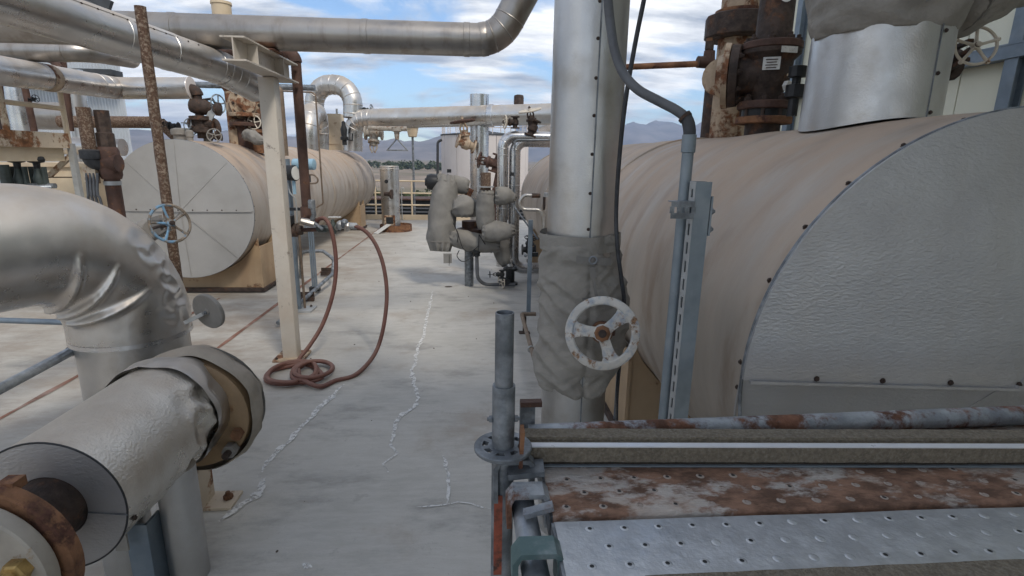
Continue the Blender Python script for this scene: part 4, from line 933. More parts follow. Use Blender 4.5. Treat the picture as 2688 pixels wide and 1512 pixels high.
jr = thing('torn_jacket', 'crumpled torn grey insulation cloth lying on the left tank beside flanged valve', 'insulation cloth', (-3.335, 8.600, 2.127))
jacket(jr, [(-3.456, 8.550, 2.181), (-3.348, 8.500, 2.193), (-3.211, 8.400, 2.128), (-3.081, 8.350, 2.095)], [.07, .09, .075, .04], 'fabric_far', 28, .3, 10, .3, name='cloth')
X_ = (-3.688, 9.800, 2.504)[0]
dr = thing('dark_drum', 'wide dark brown drum standing on the left tank behind the cream post', 'drum', (X_, 9.8, 2.0))
MB().lathe((X_, 9.8, 1.9), (0, 0, 1), [(0, .36), (.86, .36), (.94, .33), (1.0, .2), (1.02, .02)], 32).build('shell', 'rust_brown', dr)
MB().torus((X_, 9.8, 2.76), (0, 0, 1), .36, .015, 32, 6).build('rim', 'rust_brown', dr)
gate_valve('gate_valve', 'rusty valve with white five spoke handwheel in front of the dark drum', (-3.358, 8.900, 2.359), (0, 0, 1), (0, -1, .15), .10, 'rust_dark', 'wheel_cream', .105, 2.0)
q = (-3.341, 8.800, 2.134); tag(MB().lathe(V(q), (0, 0, 1), [(-.2, .10), (-.02, .10), (0, .13), (.05, .13), (.06, .09), (.1, .09), (.11, .12), (.15, .12), (.16, .05)], 16).build('flange_stub', 'rust_orange', loc=q), 'small rusty flanged stub on the tank below the white handwheel', 'flange')

# ================================================================== LEFT EDGE: PLATFORM, STUBS, PIPES
pl = thing('access_platform', 'beige rusty access platform with handrail at the left edge', 'platform', (-5.071, 6.600, 1.273))
A0, A1 = V((-4.852, 5.720, 2.057)), V((-4.834, 6.900, 2.037)); A1.z = A0.z = 2.03
MB().bar(A0, A1, .05, .17).build('edge_beam', 'beige_rust', pl)
dirp = (A1 - A0).normalized(); nb_ = V((-dirp.y, dirp.x, 0))
MB().bar(A0 + nb_ * .06 - V((0, 0, .15)), A1 + nb_ * .06 - V((0, 0, .15)) - dirp * .05, .04, .17).build('lower_channel', 'beige_clean', pl)
m = MB().prism([A0 + nb_ * .05 + V((0, 0, .03)), A1 + nb_ * .05 + V((0, 0, .03)), A1 + nb_ * 1.0 + V((0, 0, .03)), A0 + nb_ * 1.0 + V((0, 0, .03))], (0, 0, .03)); m.build('floor_plate', 'galv_dark', pl)
R0, R1 = A0.copy(), A1.copy(); R0.z = R1.z = 2.395
MB().tube([R0, R1], .027, 12).build('hand_rail', 'beige', pl)
q0 = A0 + (A1 - A0) * .46; q0.z = 2.33; MB().tube([V((R0.x, R0.y, 2.30)) + nb_ * .1, q0 + nb_ * .35], .025, 10).build('side_rail', 'beige_clean', pl)
MB().tube([(A1.x, A1.y, 1.95), (A1.x, A1.y, 2.75)], .028, 12).build('rail_post', 'beige', pl)
q0 = A0 + (A1 - A0) * .30; MB().tube([(q0.x, q0.y, 2.0), (q0.x, q0.y, 2.8)], .030, 12).build('rail_post', 'beige_rust', pl)
MB().box((A1.x + .02, A1.y, 1.0), (.06, .06, 2.0)).build('leg', 'strut_light', pl)
MB().bar(V((A1.x, A1.y, 1.86)), V((-5.120, 6.900, 1.619)), .05, .05).build('brace', 'beige_rust', pl)
MB().tube([V((-4.922, 6.600, 1.613)), V((-4.863, 6.900, 1.604))], .008, 6).build('tie_rod', 'rust_dark', pl)
# beige skid tank behind
sk = thing('skid_box', 'beige steel skid box behind the access platform leg', 'equipment box', (-5.425, 7.600, 1.289))
p1, p2 = V((-5.741, 7.700, 1.711)), V((-5.243, 7.700, 1.257))
MB().box(((p1.x + p2.x) / 2 - .3, 8.3, (p1.z) / 2), (p2.x - p1.x + .6, 1.2, p1.z)).build('box', 'beige_clean', sk, bevel=.01)
MB().box(((p1.x + p2.x) / 2 - .3, 8.3, p1.z + .02), (p2.x - p1.x + .68, 1.28, .05)).build('lid', 'beige', sk)
for i in range(5): MB().box((p2.x - .12, 7.62, .75 - i * .09), (.5, .05, .035)).build('louver', 'galv_dark', sk)
for i, (u, v) in enumerate(((48, 430), (97, 430))):
    q = V(((-5.071, 6.400, 1.643), (-4.941, 6.500, 1.642))[i]); 
    g_ = thing('control_valve', ('black and green diaphragm valve nearest the left edge under the platform', 'black and green diaphragm valve left of the platform brace')[i], 'valve', q - V((0, 0, .3)))
    MB().lathe(q + V((0, 0, .07)), (0, 0, 1), [(0, .03), (.06, .035), (.07, .075), (.10, .085), (.13, .075), (.15, .03)], 16).build('actuator', 'black', g_)
    MB().lathe(q, (0, 0, 1), [(-.12, .05), (-.04, .06), (0, .045), (.07, .03)], 12).build('body', 'dark_green', g_)
    for k in (-1, 1): MB().box(q + V((k * .07, 0, -.02)), (.025, .05, .22)).build('frame_bar', 'dark_green', g_)
    MB().tube([q + V((-.16, 0, -.12)), q + V((.16, 0, -.12))], .03, 10).build('port', 'galv_dark', g_)
q = V((-5.137, 6.300, 1.594)); tag(MB().tube([q - V((0, 0, .6)), q + V((0, 0, .16))], .05, 14).build('green_stub', 'dark_green', loc=q - V((0, 0, .6))), 'dark green upright pipe stub at the far left edge', 'pipe')
p = [(-4.814, 6.000, 1.511), (-4.611, 6.200, 1.520)]; tag(MB().tube(p, .035, 12).build('drain_header', 'galv', loc=p[0]), 'short grey horizontal pipe under the two diaphragm valves', 'pipe')
# two stubs joined by an elbow and tee
sbp = thing('pipe_cross', 'two dark weathered upright stubs joined by an elbow and tee before left tank', 'pipe fitting', (-3.781, 5.800, 1.315))
Xa, Xb = (-3.807, 5.700, 2.103)[0], (-3.715, 5.800, 2.110)[0]
zt_ = lambda u, v: 0
MB().tube([(Xa, 5.7, (-3.821, 5.700, 1.883)[2]), (Xa, 5.7, (-3.800, 5.700, 2.327)[2])], .060, 20).build('beige_stub', 'pole_rust', sbp)
MB().lathe((Xa, 5.7, (-3.827, 5.700, 1.890)[2]), (0, 0, 1), [(-.06, .07), (-.05, .092), (.03, .092), (.04, .075)], 18).build('coupling', 'rubber', sbp)
zc = (-3.808, 5.750, 1.798)[2]
MB().tube(fillet([(Xa, 5.7, (-3.829, 5.700, 1.883)[2]), (Xa, 5.7, zc), (Xb - .06, 5.75, zc)], .08, 6), .078, 18).build('elbow', 'rubber', sbp)
MB().lathe((Xb - .12, 5.75, zc), (1, 0, 0), [(0, .072), (.03, .072)], 20).build('white_nipple', 'wall_cream', sbp)
MB().lathe((Xb - .085, 5.78, zc), (1, 0, 0), [(0, .085), (.03, .095), (.20, .088)], 18).build('tee_branch', 'rust_brown', sbp)
MB().lathe((Xb + .01, 5.8, zc), (0, 0, 1), [(-.16, .085), (-.12, .10), (.12, .10), (.16, .085)], 18).build('tee', 'rust_brown', sbp)
MB().lathe((Xb + .01, 5.8, zc + .16), (0, 0, 1), [(0, .08), (.13, .08), (.14, .066), (.15, .066), ((-3.720, 5.800, 2.311)[2] - zc - .16, .066)], 8).build('upper_stub', 'rust_dark', sbp)
MB().tube([(Xb + .01, 5.8, 0), (Xb + .01, 5.8, zc - .15)], .07, 18).build('lower_pipe', 'rust_brown', sbp)
MB().lathe((Xb + .01, 5.8, zc - .22), (0, 0, 1), [(0, .078), (.04, .078)], 18).build('clamp', 'strut_light', sbp)
for k in range(4): MB().tube(spline([(Xb - .16 + k * .035, 5.7, zc - .1), (Xb - .15 + k * .03, 5.66, zc - .3), (Xb - .17 + k * .04, 5.68, zc - .5), (Xb - .15 + k * .03, 5.7, 0)], 6), .013, 8).build('cable', 'conduit', sbp)
MB().box((Xb - .13, 5.72, zc - .12), (.12, .06, .16)).build('bracket', 'beige_rust', sbp)
# far left verticals and pipes
for i, (px, Y_, r_, top, m_, lab) in enumerate(((50, 9.0, .155, 3.4, 'alu_bright', 'pale upright lagged pipe behind the platform handrail at far left'), (197, 9.6, .14, 3.2, 'alu_smooth', 'upright lagged pipe left of the two dark stubs, behind the platform'))):
    X_ = ((-6.925, 9.000, 2.553)[0], (-6.481, 9.600, 2.617)[0])[i]
    clad('riser_pipe', lab, [(X_, Y_, 0), (X_, Y_, top)], r_, m_, bands=[2.1], loc=(X_, Y_, 0))
pz = (-7.352, 10.200, 2.506); clad('header_pipe', 'wide dull grey header pipe running behind the platform handrail', [(pz[0] - 3.5, 10.2, pz[2]), ((-6.791, 10.200, 2.519)[0], 10.2, pz[2])], .23, 'alu_dull', loc=pz)
pz = (-6.662, 8.900, 2.015); clad('header_pipe', 'pale lagged header pipe at the level of the platform floor', [(pz[0] - 3, 8.9, pz[2]), ((-5.444, 8.900, 1.906)[0], 8.9, pz[2] - .03)], .13, 'alu_smooth', bands=[3.4], loc=pz)
for lab, a_, b_ in (('reddish brown brace pipe leaning behind the handrail at far left', (-5.596, 7.400, 3.044), (-5.577, 7.400, 2.151)), ('reddish brown upright pipe behind the right handrail post', (-5.221, 7.600, 3.043), (-5.275, 7.600, 2.167)), ('reddish brown pipe at the very left edge above the platform', (-5.568, 7.000, 2.692), (-5.618, 7.000, 2.085))):
    tag(MB().tube([a_, b_], .038, 12).build('brace_pipe', 'rust_brown', loc=b_), lab, 'pipe')
p = fillet([(-5.611, 7.500, 3.033), (-5.283, 7.500, 3.034), (-5.208, 7.500, 2.924)], .12, 5); tag(MB().tube(p, .045, 12).build('bent_pipe', 'rust_brown', loc=p[-1]), 'reddish brown bent pipe just above the rust ringed silver pipe', 'pipe')
gate_valve('gate_valve', 'tiny black valve with handwheel on the platform handrail', (-4.862, 6.500, 2.454), (1, .6, 0), (1, -.4, .2), .03, 'black', 'black', .04, 2.2)

# rusty pole, blue wheel, grey disc
X_ = (-1.984, 3.600, 2.742)[0]
tag(MB().tube(resample([(X_, 3.6, 0), (X_, 3.6, (-1.982, 3.600, 2.751)[2])], .06), .031, 18, disp=lambda p, d, s, th: .0018 * fbm(p, 40, 2)).build('scaffold_pole', 'pole_rust', loc=(X_, 3.6, 0)), 'tall upright rust speckled pole standing before the left tank', 'pole')
bw = thing('gate_valve', 'valve yoke with blue and rusty handwheel behind the dented silver elbow', 'valve', (-1.904, 3.300, 1.403))
wc = V((-1.761, 3.200, 1.507)); wn = V((.80, -.62, .22)).normalized()
handwheel(bw, wc, wn, .112, 'wheel_blue', 5, .075, 'rust_dark', spin=.5, spoke_w=.07)
bs = wc - wn * .26
for k in (-1, 1): MB().bar(wc - wn * .03 + V((0, 0, k * .03)), bs + V((0, 0, k * .06)), .03, .014).build('yoke_arm', 'disk_grey', bw)
MB().tube([wc + wn * .02, bs - wn * .2], .014, 10).build('stem', 'rust_dark', bw)
MB().lathe(bs - wn * .02, -wn, [(-.03, .05), (0, .07), (.05, .07), (.06, .05), (.25, .05)], 16).build('bonnet', 'disk_grey', bw)
MB().box(bs + wn * .09, (.02, .11, .13), (wn.cross(V((0, 0, 1))).normalized(), wn, V((0, 0, 1)))).build('yoke_plate', 'disk_grey', bw)

# ================================================================== RIGHT OF THE WALKWAY, MIDDLE DISTANCE
X2, X3 = .44, .625
for i, (X_, Y_, zt_, rr) in enumerate(((X2, 8.25, (0.586, 8.250, 2.236)[2], .085), (X3, 8.30, (0.834, 8.300, 2.179)[2], .088))):
    pth = fillet([(X_, Y_, .25), (X_, Y_, zt_), (1.45, Y_ + .02, zt_)], .17, 8) if i == 0 else fillet([(1.3, Y_ + .05, .20), (X_, Y_, .20), (X_, Y_, zt_), (1.5, Y_, zt_)], .17, 8)
    g_ = clad('twin_riser', ('left one of two slim silver risers elbowing toward the right tank', 'right one of two slim silver risers, with a tracer tube along it')[i], pth, rr, 'alu_bright', bands=[.9, 1.7] if i == 0 else [1.2, 1.9], band_r=1.03, band_w=.02, loc=(X_, Y_, .2))
    gores(pth, rr, g_, 'alu_bright', plen(pth) - (1.45 - X_) - .10, plen(pth) - (1.45 - X_) + .10, 2)
tp = fillet([(1.135, 8.100, 2.195), (0.636, 8.100, 2.186), (0.607, 8.100, 2.151), (0.617, 8.100, 1.202), (0.696, 8.000, 1.092), (0.937, 7.600, 0.777)], .05, 5)
tag(MB().tube(tp, .014, 8).build('tracer_tube', 'galv_dark', loc=tp[-1]), 'thin grey tracer tube bent along the slim silver riser', 'tube')
q = tp[8]; tag(MB().box((0.573, 8.100, 1.689), (.05, .05, .05)).build('tube_clip', 'black', loc=(0.573, 8.100, 1.689)), 'small black clip on the tracer tube halfway up', 'clip')
gate_valve('gate_valve', 'dark L shaped valve with pale wheel above the slim silver risers', (0.615, 8.200, 2.440), (0, 0, 1), (-1, -.25, 0), .085, 'rust_dark', 'wheel_cream', .10, 1.9)
gate_valve('gate_valve', 'slanted dark rusty valve with tilted white wheel over the twin risers', (0.879, 8.200, 2.366), (.35, 0, 1), (-.22, -.15, 1), .12, 'rust_dark', 'wheel_cream', .17, 2.1, spokes=4)
jg = thing('jacketed_valve', 'big cluster of valves wrapped in grey quilted insulation jackets', 'valve', (0.051, 8.464, 0.000))
jacket(jg, [(-0.393, 7.900, 1.669), (-0.429, 7.850, 1.328), (-0.478, 7.800, 0.927), (-0.498, 7.750, 0.569)], [.15, .19, .21, .18], pucker=.3, name='tall_jacket', seed=1)
jacket(jg, [(-0.335, 8.000, 1.540), (-0.071, 8.000, 1.497)], [.14, .11], name='arm_jacket', seed=2)
jacket(jg, [(-0.243, 7.800, 1.334), (-0.156, 7.750, 1.225), (-0.157, 7.750, 1.081)], [.10, .19, .14], pucker=.35, name='ball_jacket', seed=3)
jacket(jg, [(-0.070, 7.800, 1.221), (0.075, 7.800, 1.165)], [.15, .10], name='neck_jacket', seed=9)
jacket(jg, [(0.180, 7.600, 1.476), (0.169, 7.600, 1.241), (0.171, 7.600, 0.928)], [.125, .13, .13], pucker=.25, name='post_jacket', seed=4)
jacket(jg, [(0.299, 7.600, 1.400), (0.469, 7.600, 1.390), (0.606, 7.600, 1.358)], [.13, .125, .05], pucker=.35, name='tee_jacket', seed=5)
jacket(jg, [(-0.362, 7.750, 0.788), (-0.012, 7.750, 0.714), (0.388, 7.750, 0.668)], [.13, .14, .14], pucker=.22, name='lower_jacket', seed=6)
jacket(jg, [(0.113, 7.550, 0.894), (0.358, 7.550, 0.896), (0.593, 7.550, 0.909)], [.13, .15, .09], pucker=.25, name='elbow_jacket', seed=7)
jacket(jg, [(0.459, 8.000, 0.788), (0.426, 8.000, 0.543), (0.490, 8.000, 0.325)], [.10, .12, .10], name='foot_jacket', seed=8)
MB().box((-0.381, 7.600, 0.490), (.12, .02, .14)).build('loose_flap', 'fabric_far', jg)
MB().bar(V((-0.352, 7.600, 0.549)), V((-0.360, 7.600, 0.384)), .02, .008).build('hanging_strap', 'fabric_strap', jg)
for i, pp_ in enumerate(([(-0.240, 7.600, 0.897), (-0.155, 7.550, 0.645), (-0.041, 7.550, 0.605), (0.074, 7.550, 0.687)], [(-0.214, 7.600, 0.608), (-0.241, 7.550, 0.529), (-0.156, 7.550, 0.453), (-0.001, 7.600, 0.521)], [(-0.294, 7.550, 1.016), (-0.228, 7.550, 0.846), (-0.240, 7.550, 0.731)], [(0.074, 7.600, 0.841), (0.063, 7.580, 0.583)], [(0.074, 7.580, 0.844), (0.165, 7.560, 0.703)])):
    MB().tube(spline(pp_, 6), .007, 6).build('lacing_wire', 'black', jg)
sx = (0.168, 7.600, 1.603); MB().tube([(0.168, 7.600, 1.476), (0.167, 7.600, 1.718)], .073, 18).build('bare_stub', 'pole_rust', jg)
MB().lathe((0.168, 7.600, 1.515), (0, 0, 1), [(0, .118), (.015, .118)], 18).build('stub_flange', 'strut_light', jg)
MB().lathe((-0.521, 7.900, 1.565), (-1, -.1, 0), [(0, .08), (.02, .11), (.10, .12), (.16, .10), (.17, .06), (.19, .05)], 12).build('actuator_knob', 'black', jg)
MB().box((-0.358, 7.900, 1.726), (.06, .05, .05)).build('top_nut', 'black', jg)
MB().lathe((-0.061, 8.000, 0.893), (0, 0, 1), [(-.12, .1), (-.1, .2), (-.02, .2), (0, .12), (.1, .12)], 16).build('hidden_flange', 'rust_brown', jg)
MB().tube([(-0.120, 8.100, 1.314), (-0.042, 8.100, 1.463)], .05, 10).build('rust_neck', 'rust_orange', jg)
MB().tube([((-0.073, 7.950, 0.731)[0], 7.95, 0), (-0.073, 7.950, 0.731)], .07, 14).build('support_leg', 'galv_dark', jg)
cd = fillet([(0.040, 7.700, 0.604), (0.052, 7.700, 0.172), (0.155, 7.801, 0.050), (0.628, 7.801, 0.050)], .16, 7)
tag(MB().tube(cd, .027, 12).build('drain_conduit', 'conduit', loc=cd[-1]), 'blue black conduit bending from the jacketed valves along the deck', 'conduit')
MB_ = MB().lathe((0.040, 7.700, 0.550), (0, 0, 1), [(-.05, .03), (-.04, .05), (.0, .05), (.01, .06), (.05, .06), (.06, .03)], 12).build('conduit_union', 'black', loc=(0.040, 7.700, 0.550)); tag(MB_, 'black coupling at the top of the bent blue black conduit', 'coupling')
gate_valve('gate_valve', 'small low valve with white handwheel at the foot of the slim risers', (0.498, 7.783, 0.110), (0, 1, 0), (-1, -.5, 0), .06, 'black', 'wheel_cream', .10, 1.6)
gate_valve('gate_valve', 'small black valve with tee handle just above the low white wheel', (0.413, 7.574, 0.260), (0, 0, 1), (-1, -.1, 0), .06, 'black', 'black', .05, 3.0, spokes=2)
q = V((0.565, 8.039, 0.000)); fl = thing('drain_fitting', 'black flanged drain fitting bolted under the slim silver riser', 'fitting', q)
MB().lathe(q, (0, 0, 1), [(0, .12), (.03, .12), (.035, .07), (.22, .07), (.225, .11), (.26, .11)], 16).build('body', 'black', fl)
for k in range(4): piece('bolt', bolt_ga_me, fl, q + V((.09 * math.cos(k * PI / 2 + .5), .09 * math.sin(k * PI / 2 + .5), .26)), (0, 0, 1), .018)
# grey strut post, bent stainless tube, hook, low pipe rail
X_, Y_ = .69, 6.4
ss = thing('strut_post', 'slim blue grey strut post standing on the deck before the right tank', 'post', (X_, Y_, 0))
MB().box((X_, Y_, .60), (.05, .05, 1.18)).build('post', 'steel_blue', ss); MB().box((X_, Y_, .008), (.16, .12, .012)).build('foot', 'galv_dark', ss)
MB().box((0.731, 6.450, 0.757), (.13, .05, .05)).build('clamp_arm', 'black', ss); piece('bolt', bolt_ga_me, ss, V((0.631, 6.350, 0.760)), (0, -1, 0), .02)
p = fillet([(0.693, 6.200, 1.497), (0.582, 6.200, 1.500), (0.518, 6.200, 1.412), (0.571, 6.200, 1.335), (0.773, 6.200, 1.332), (0.827, 6.200, 1.253), (0.830, 6.200, 0.994)], .07, 6)
o = thing('bent_tube', 'bent stainless tube hooking up beside the jacketed main pipe', 'tube', p[-1]); MB().tube(p, .021, 12).build('tube', 'stainless', o); MB().hexa(V(p[0]) - V((.02, 0, 0)), (1, 0, 0), .10, .03).build('nut', 'rust_dark', o)
q = V((0.970, 6.945, 1.461)); hk = thing('bracket_hook', 'small galvanised bracket with dark shackle on the right tank flank', 'bracket', q)
MB().box(q, (.10, .12, .05)).build('bracket', 'strut_light', hk); MB().tube(spline([q + V((-.05, -.04, -.03)), q + V((-.05, -.03, -.16)), q + V((-.05, .02, -.19)), q + V((-.05, .05, -.16)), q + V((-.05, .05, -.03))], 6), .012, 8).build('shackle', 'rust_dark', hk)
p = fillet([(0.702, 5.720, 0.200), (0.539, 5.722, 0.200), (0.531, 4.316, 0.200), (0.525, 3.847, 0.200)], .03, 5)
lr = thing('low_rail', 'low brown pipe rail on the deck beside the right tank', 'rail', (0.587, 6.223, 0.000)); MB().tube(p, .022, 10).build('pipe', 'copper_line', lr)
a_ = V((0.568, 5.643, 0.200)); MB().tube([a_, (a_.x, a_.y, 0)], .02, 8).build('leg', 'rust_dark', lr); MB().box((a_.x, a_.y, .008), (.12, .08, .012)).build('foot', 'rust_dark', lr)
a_ = V((0.524, 4.585, 0.200)); MB().torus(a_, (0.3, -1, 0), .027, .008, 16, 6).build('clamp', 'strut_light', lr)
q = V((0.941, 7.649, 0.000)); 
gate_valve('gate_valve', 'black tilted valve half hidden behind the slim blue grey strut', (0.727, 6.900, 0.742), (1, 0, 0), (.1, -.3, 1), .09, 'black', 'black', .08, 1.9)

# far silver stub with rusty collar
q = V((-2.2, 14.3, 0)); zs = (-2.191, 14.300, 1.693)[2]
sv = thing('silver_vent', 'short thick silver upright pipe with rusty base ring at the walkway end', 'pipe', q)
MB().lathe(q, (0, 0, 1), [(0, .24), (zs - .02, .245), (zs, .23)], 36).build('cladding', 'alu_smooth', sv)
MB().lathe(q + V((0, 0, zs - .12)), (0, 0, 1), [(0, .245), (.01, .252), (.05, .252), (.06, .245)], 36, cap=False).build('band', 'alu_smooth', sv)
MB().lathe(q + V((.12, 0, 0)), (0, 0, 1), [(0, .42), (.17, .42), (.175, .40), (.02, .38)], 32).build('base_ring', 'rust_orange', sv)
MB().lathe(q + V((-.05, -.235, 1.30)), (0, -1, 0), [(0, .05), (.02, .05)], 14).build('port_hole', 'black', sv)
MB().lathe(q + V((0, -.23, .98)), (1, -.3, 0), [(-.12, .05), (.05, .07), (.06, .12), (.1, .12)], 14).build('cleanout', 'rust_dark', sv)
MB().box(q + V((0, -.24, .30)), (.28, .03, .26)).build('opening_frame', 'rust_cream', sv); MB().box(q + V((0, -.25, .30)), (.18, .03, .17)).build('opening', 'black', sv)
MB().bar(q + V((-.02, -.3, .2)), q + V((-.3, -.7, .01)), .16, .012).build('bent_flap', 'white_plate', sv)

# ================================================================== MAIN VERTICAL PIPE WITH JACKETED VALVE
mp_ = clad('main_riser', 'big upright silver lagged pipe in the centre, rising out of the frame', [(.504, 2.45, 0), (.504, 2.45, 1.5), (.504, 2.45, 4.6)], .16, 'alu_near', bands=[], n=56, loc=(.504, 2.45, 0))
MB().bar((.512, 2.288, .1), (.512, 2.288, 4.5), .006, .003, (0, -1, 0)).build('lap_seam', 'galv_dark', mp_)
for z in ((0.490, 2.280, 2.384)[2], (0.492, 2.280, 2.233)[2], (0.491, 2.280, 2.085)[2], (0.491, 2.280, 1.928)[2], (0.489, 2.280, 1.763)[2], (0.490, 2.280, 1.607)[2], (0.486, 2.280, 2.522)[2]):
    piece('screw', screw_me, mp_, (.503, 2.2905, z), (-.02, -1, 0), .0062)
jv = thing('jacketed_valve', 'valve on the main riser in grey padded jacket with white three spoke handwheel', 'valve', (.504, 2.45, .65))
def jdisp(p, d, s, th):
    q = V(p); f = max(0, -d.y)
    big = .015 * noise.noise(q * 4.2 + V((2, 0, 0)))
    cr = (0.3 - abs(noise.noise(V((q.x * 5, q.y * 5, q.z * 10 + q.x * 5)) + V((4, 1, 2))))) * .052
    cr2 = (0.3 - abs(noise.noise(V((q.x * 11, q.y * 11, q.z * 20 - q.x * 12))))) * .012
    ctr = -.014 * math.exp(-((q.x - .520) / .011) ** 2) * f
    side = .035 * math.exp(-((q.z - 1.12) / .2) ** 2) * max(0, d.x) ** 1
    e = max(0, 1 - min(s, 1 - s) / .05)
    hem = .004 * math.sin(th * 14 + 2 * noise.noise(q * 5)) * e
    return big + cr + cr2 + ctr + side + hem - .01 * e
MB().tube(spline([(.492, 2.45, 1.565), (.505, 2.45, 1.42), (.515, 2.45, 1.22), (.512, 2.45, 1.0), (.503, 2.45, .93), (.494, 2.45, .80)], 22), [.176 + .018 * math.sin(PI * min(1, i / 96)) + .010 * (i > 60) * math.sin(PI * (i - 60) / 50) for i in range(111)], 120, True, disp=jdisp).build('jacket', 'fabric', jv, angle=75)
MB().tube(resample([(.492, 2.45, 1.50), (.492, 2.45, 1.575)], .01), .186, 90, False, disp=lambda p, d, s, th: .006 * math.sin(th * 5 + 1) + .006 * fbm(p, 9, 2) + .012 * max(0, d.x) * math.sin(th * 9)).build('collar_flap', 'fabric', jv, angle=75)
def strap(u0, u1, v, h, y=2.238):
    a_, b_ = u0, u1; m = MB(); k = 6; rows = []
    for i in range(k + 1):
        p = V(a_).lerp(V(b_), i / k); dx_ = p.x - .51; y_ = 2.45 - math.sqrt(max(.001, .208 ** 2 - dx_ * dx_)) - .002
        rows.append((V((p.x, y_ + .004 * noise.noise(p * 30), p.z + h / 2)), V((p.x, y_ - .002, p.z - h / 2))))
    for (a1, a2), (b1, b2) in zip(rows, rows[1:]):
        o = V((0, -.006, 0)); m.add([a1, a2, b2, b1, a1 + o, a2 + o, b2 + o, b1 + o], [(0, 1, 2, 3), (7, 6, 5, 4), (0, 4, 5, 1), (3, 2, 6, 7), (0, 3, 7, 4), (1, 5, 6, 2)])
    return m
strap((0.446, 2.240, 1.478), (0.606, 2.240, 1.469), 0, .032).build('strap', 'fabric_strap', jv)
strap((0.474, 2.230, 1.295), (0.563, 2.230, 1.306), 0, .022).build('strap', 'fabric_strap', jv)
MB().torus((0.514, 2.215, 1.483), (0, -1, 0), .016, .004, 16, 6).build('buckle', 'galv_dark', jv)
MB().bar(V((0.511, 2.222, 1.451)), V((0.522, 2.222, 1.402)), .026, .006, (0, -1, 0)).build('strap_end', 'fabric_strap', jv)
MB().bar(V((0.520, 2.222, 1.402)), V((0.542, 2.218, 1.309)), .013, .006, (0, -1, 0)).build('strap_end', 'fabric_strap', jv)
# the white wheel, cast with flat rim and three tapering spokes
wc = V((0.544, 2.100, 1.190)); wn = V((-.22, -.94, .26)).normalized(); Rw = .158
u, w_, d = frame(wn); ux = V((1, 0, 0)); ux = (ux - wn * ux.dot(wn)).normalized(); uz = wn.cross(ux); uz = uz if uz.z > 0 else -uz
wh = MB().lathe(wc - wn * .012, wn, [(0, Rw * .80), (.0, Rw * .96), (.006, Rw), (.02, Rw * .99), (.026, Rw * .93), (.027, Rw * .80), (.022, Rw * .765), (.004, Rw * .765), (0, Rw * .80)], 64, cap=False).build('handwheel', 'wheel_white', jv)
for a in (40, 172, 287):
    e = ux * math.cos(rad(a)) + uz * math.sin(rad(a)); s = e.cross(wn)
    ol = []
    for t, wd in ((.10, .15), (.25, .145), (.45, .15), (.65, .19), (.78, .27)): ol.append(wc + e * Rw * t + s * Rw * wd)
    for t, wd in ((.78, .27), (.65, .19), (.45, .15), (.25, .145), (.10, .15)): ol.append(wc + e * Rw * t - s * Rw * wd)
    MB().prism([p - wn * .006 for p in ol], wn * .016).build('spoke', 'wheel_white', wh, bevel=.003)
MB().lathe(wc - wn * .02, wn, [(0, Rw * .24), (.03, Rw * .24), (.036, Rw * .20)], 28).build('hub', 'wheel_white', wh)
MB().lathe(wc + wn * .016, wn, [(0, Rw * .22), (.012, Rw * .22), (.018, Rw * .17), (.022, Rw * .17)], 8).build('hub_nut', 'rust_orange', wh)
MB().lathe(wc + wn * .034, wn, [(0, Rw * .11), (.016, Rw * .11), (.018, Rw * .09)], 16).build('stem_end', 'rust_dark', wh)
MB().lathe(wc - wn * .02, -wn, [(0, .022), (.04, .022), (.045, .045), (.08, .05), (.085, .034), (.14, .04), (.3, .06)], 20).build('yoke_nut', 'rust_orange', jv)
for k in (-1, 1): MB().bar(wc - wn * .07 + ux * k * .045, wc - wn * .28 + ux * k * .06, .02, .03).build('yoke_arm', 'rust_brown', jv)

# slotted steel strut, conduit, cable
su = thing('slotted_strut', 'tall galvanised slotted steel strut standing before the right tank flank', 'strut', (.745, 1.73, 0))
xs, ys, wd = .722, 1.70, .052
m = MB().box((xs + wd / 2, ys, .92), (wd, .003, 1.84)).box((xs + wd / 2, ys + wd, .92), (wd, .003, 1.84)).box((xs + wd - .0015, ys + .006, .92), (.003, .012, 1.84)).box((xs + wd - .0015, ys + wd - .006, .92), (.003, .012, 1.84))
m.build('channel', 'strut_galv', su)
m = MB(); st_ = wd * .32
for yq in (ys + .0015 + st_ / 2, ys + wd - .0015 - st_ / 2): m.box((xs, yq, .92), (.003, st_, 1.84))
k = 29
for i in range(k + 1):
    z = 1.84 * i / k; m.box((xs, ys + wd / 2, min(max(z, .012), 1.828)), (.0028, wd - 2 * st_ - .002, .024))
m.build('slotted_back', 'strut_light', su)
tb = V((0.658, 1.700, 1.749)); hx = []
m = MB()
for zz in (-.019, .019): m.box((.683, 1.697, tb.z + zz), (.078, .005, .019))
for i, xx in enumerate((.647, .672, .696, .719)): m.box((xx, 1.697, tb.z), (.014, .0048, .022))
m.box((.683, 1.715, tb.z + .0265), (.078, .036, .003)); m.build('tab_bracket', 'galv_dark', su)
MB().box((xs + wd + .006, 1.722, tb.z - .02), (.006, .05, .13)).build('splice_plate', 'strut_galv', su)
for z in (tb.z - .005, tb.z - .065): piece('bolt', bolt_ga_me, su, (xs + wd + .009, 1.715, z), (1, 0, 0), .012)
cdx = .718
co = thing('grey_conduit', 'grey rigid conduit with black flexible elbow rising beside the slotted strut', 'conduit', (cdx, 1.785, 0))
zq = (0.729, 1.785, 1.977)[2]
MB().tube([(cdx, 1.785, 0), (cdx, 1.785, zq)], .0195, 18).build('rigid_pipe', 'strut_galv', co)
MB().lathe((cdx, 1.785, (0.731, 1.785, 1.932)[2]), (0, 0, 1), [(0, .0195), (.002, .0235), (.058, .0235), (.060, .0195)], 18).build('coupling', 'strut_galv', co)
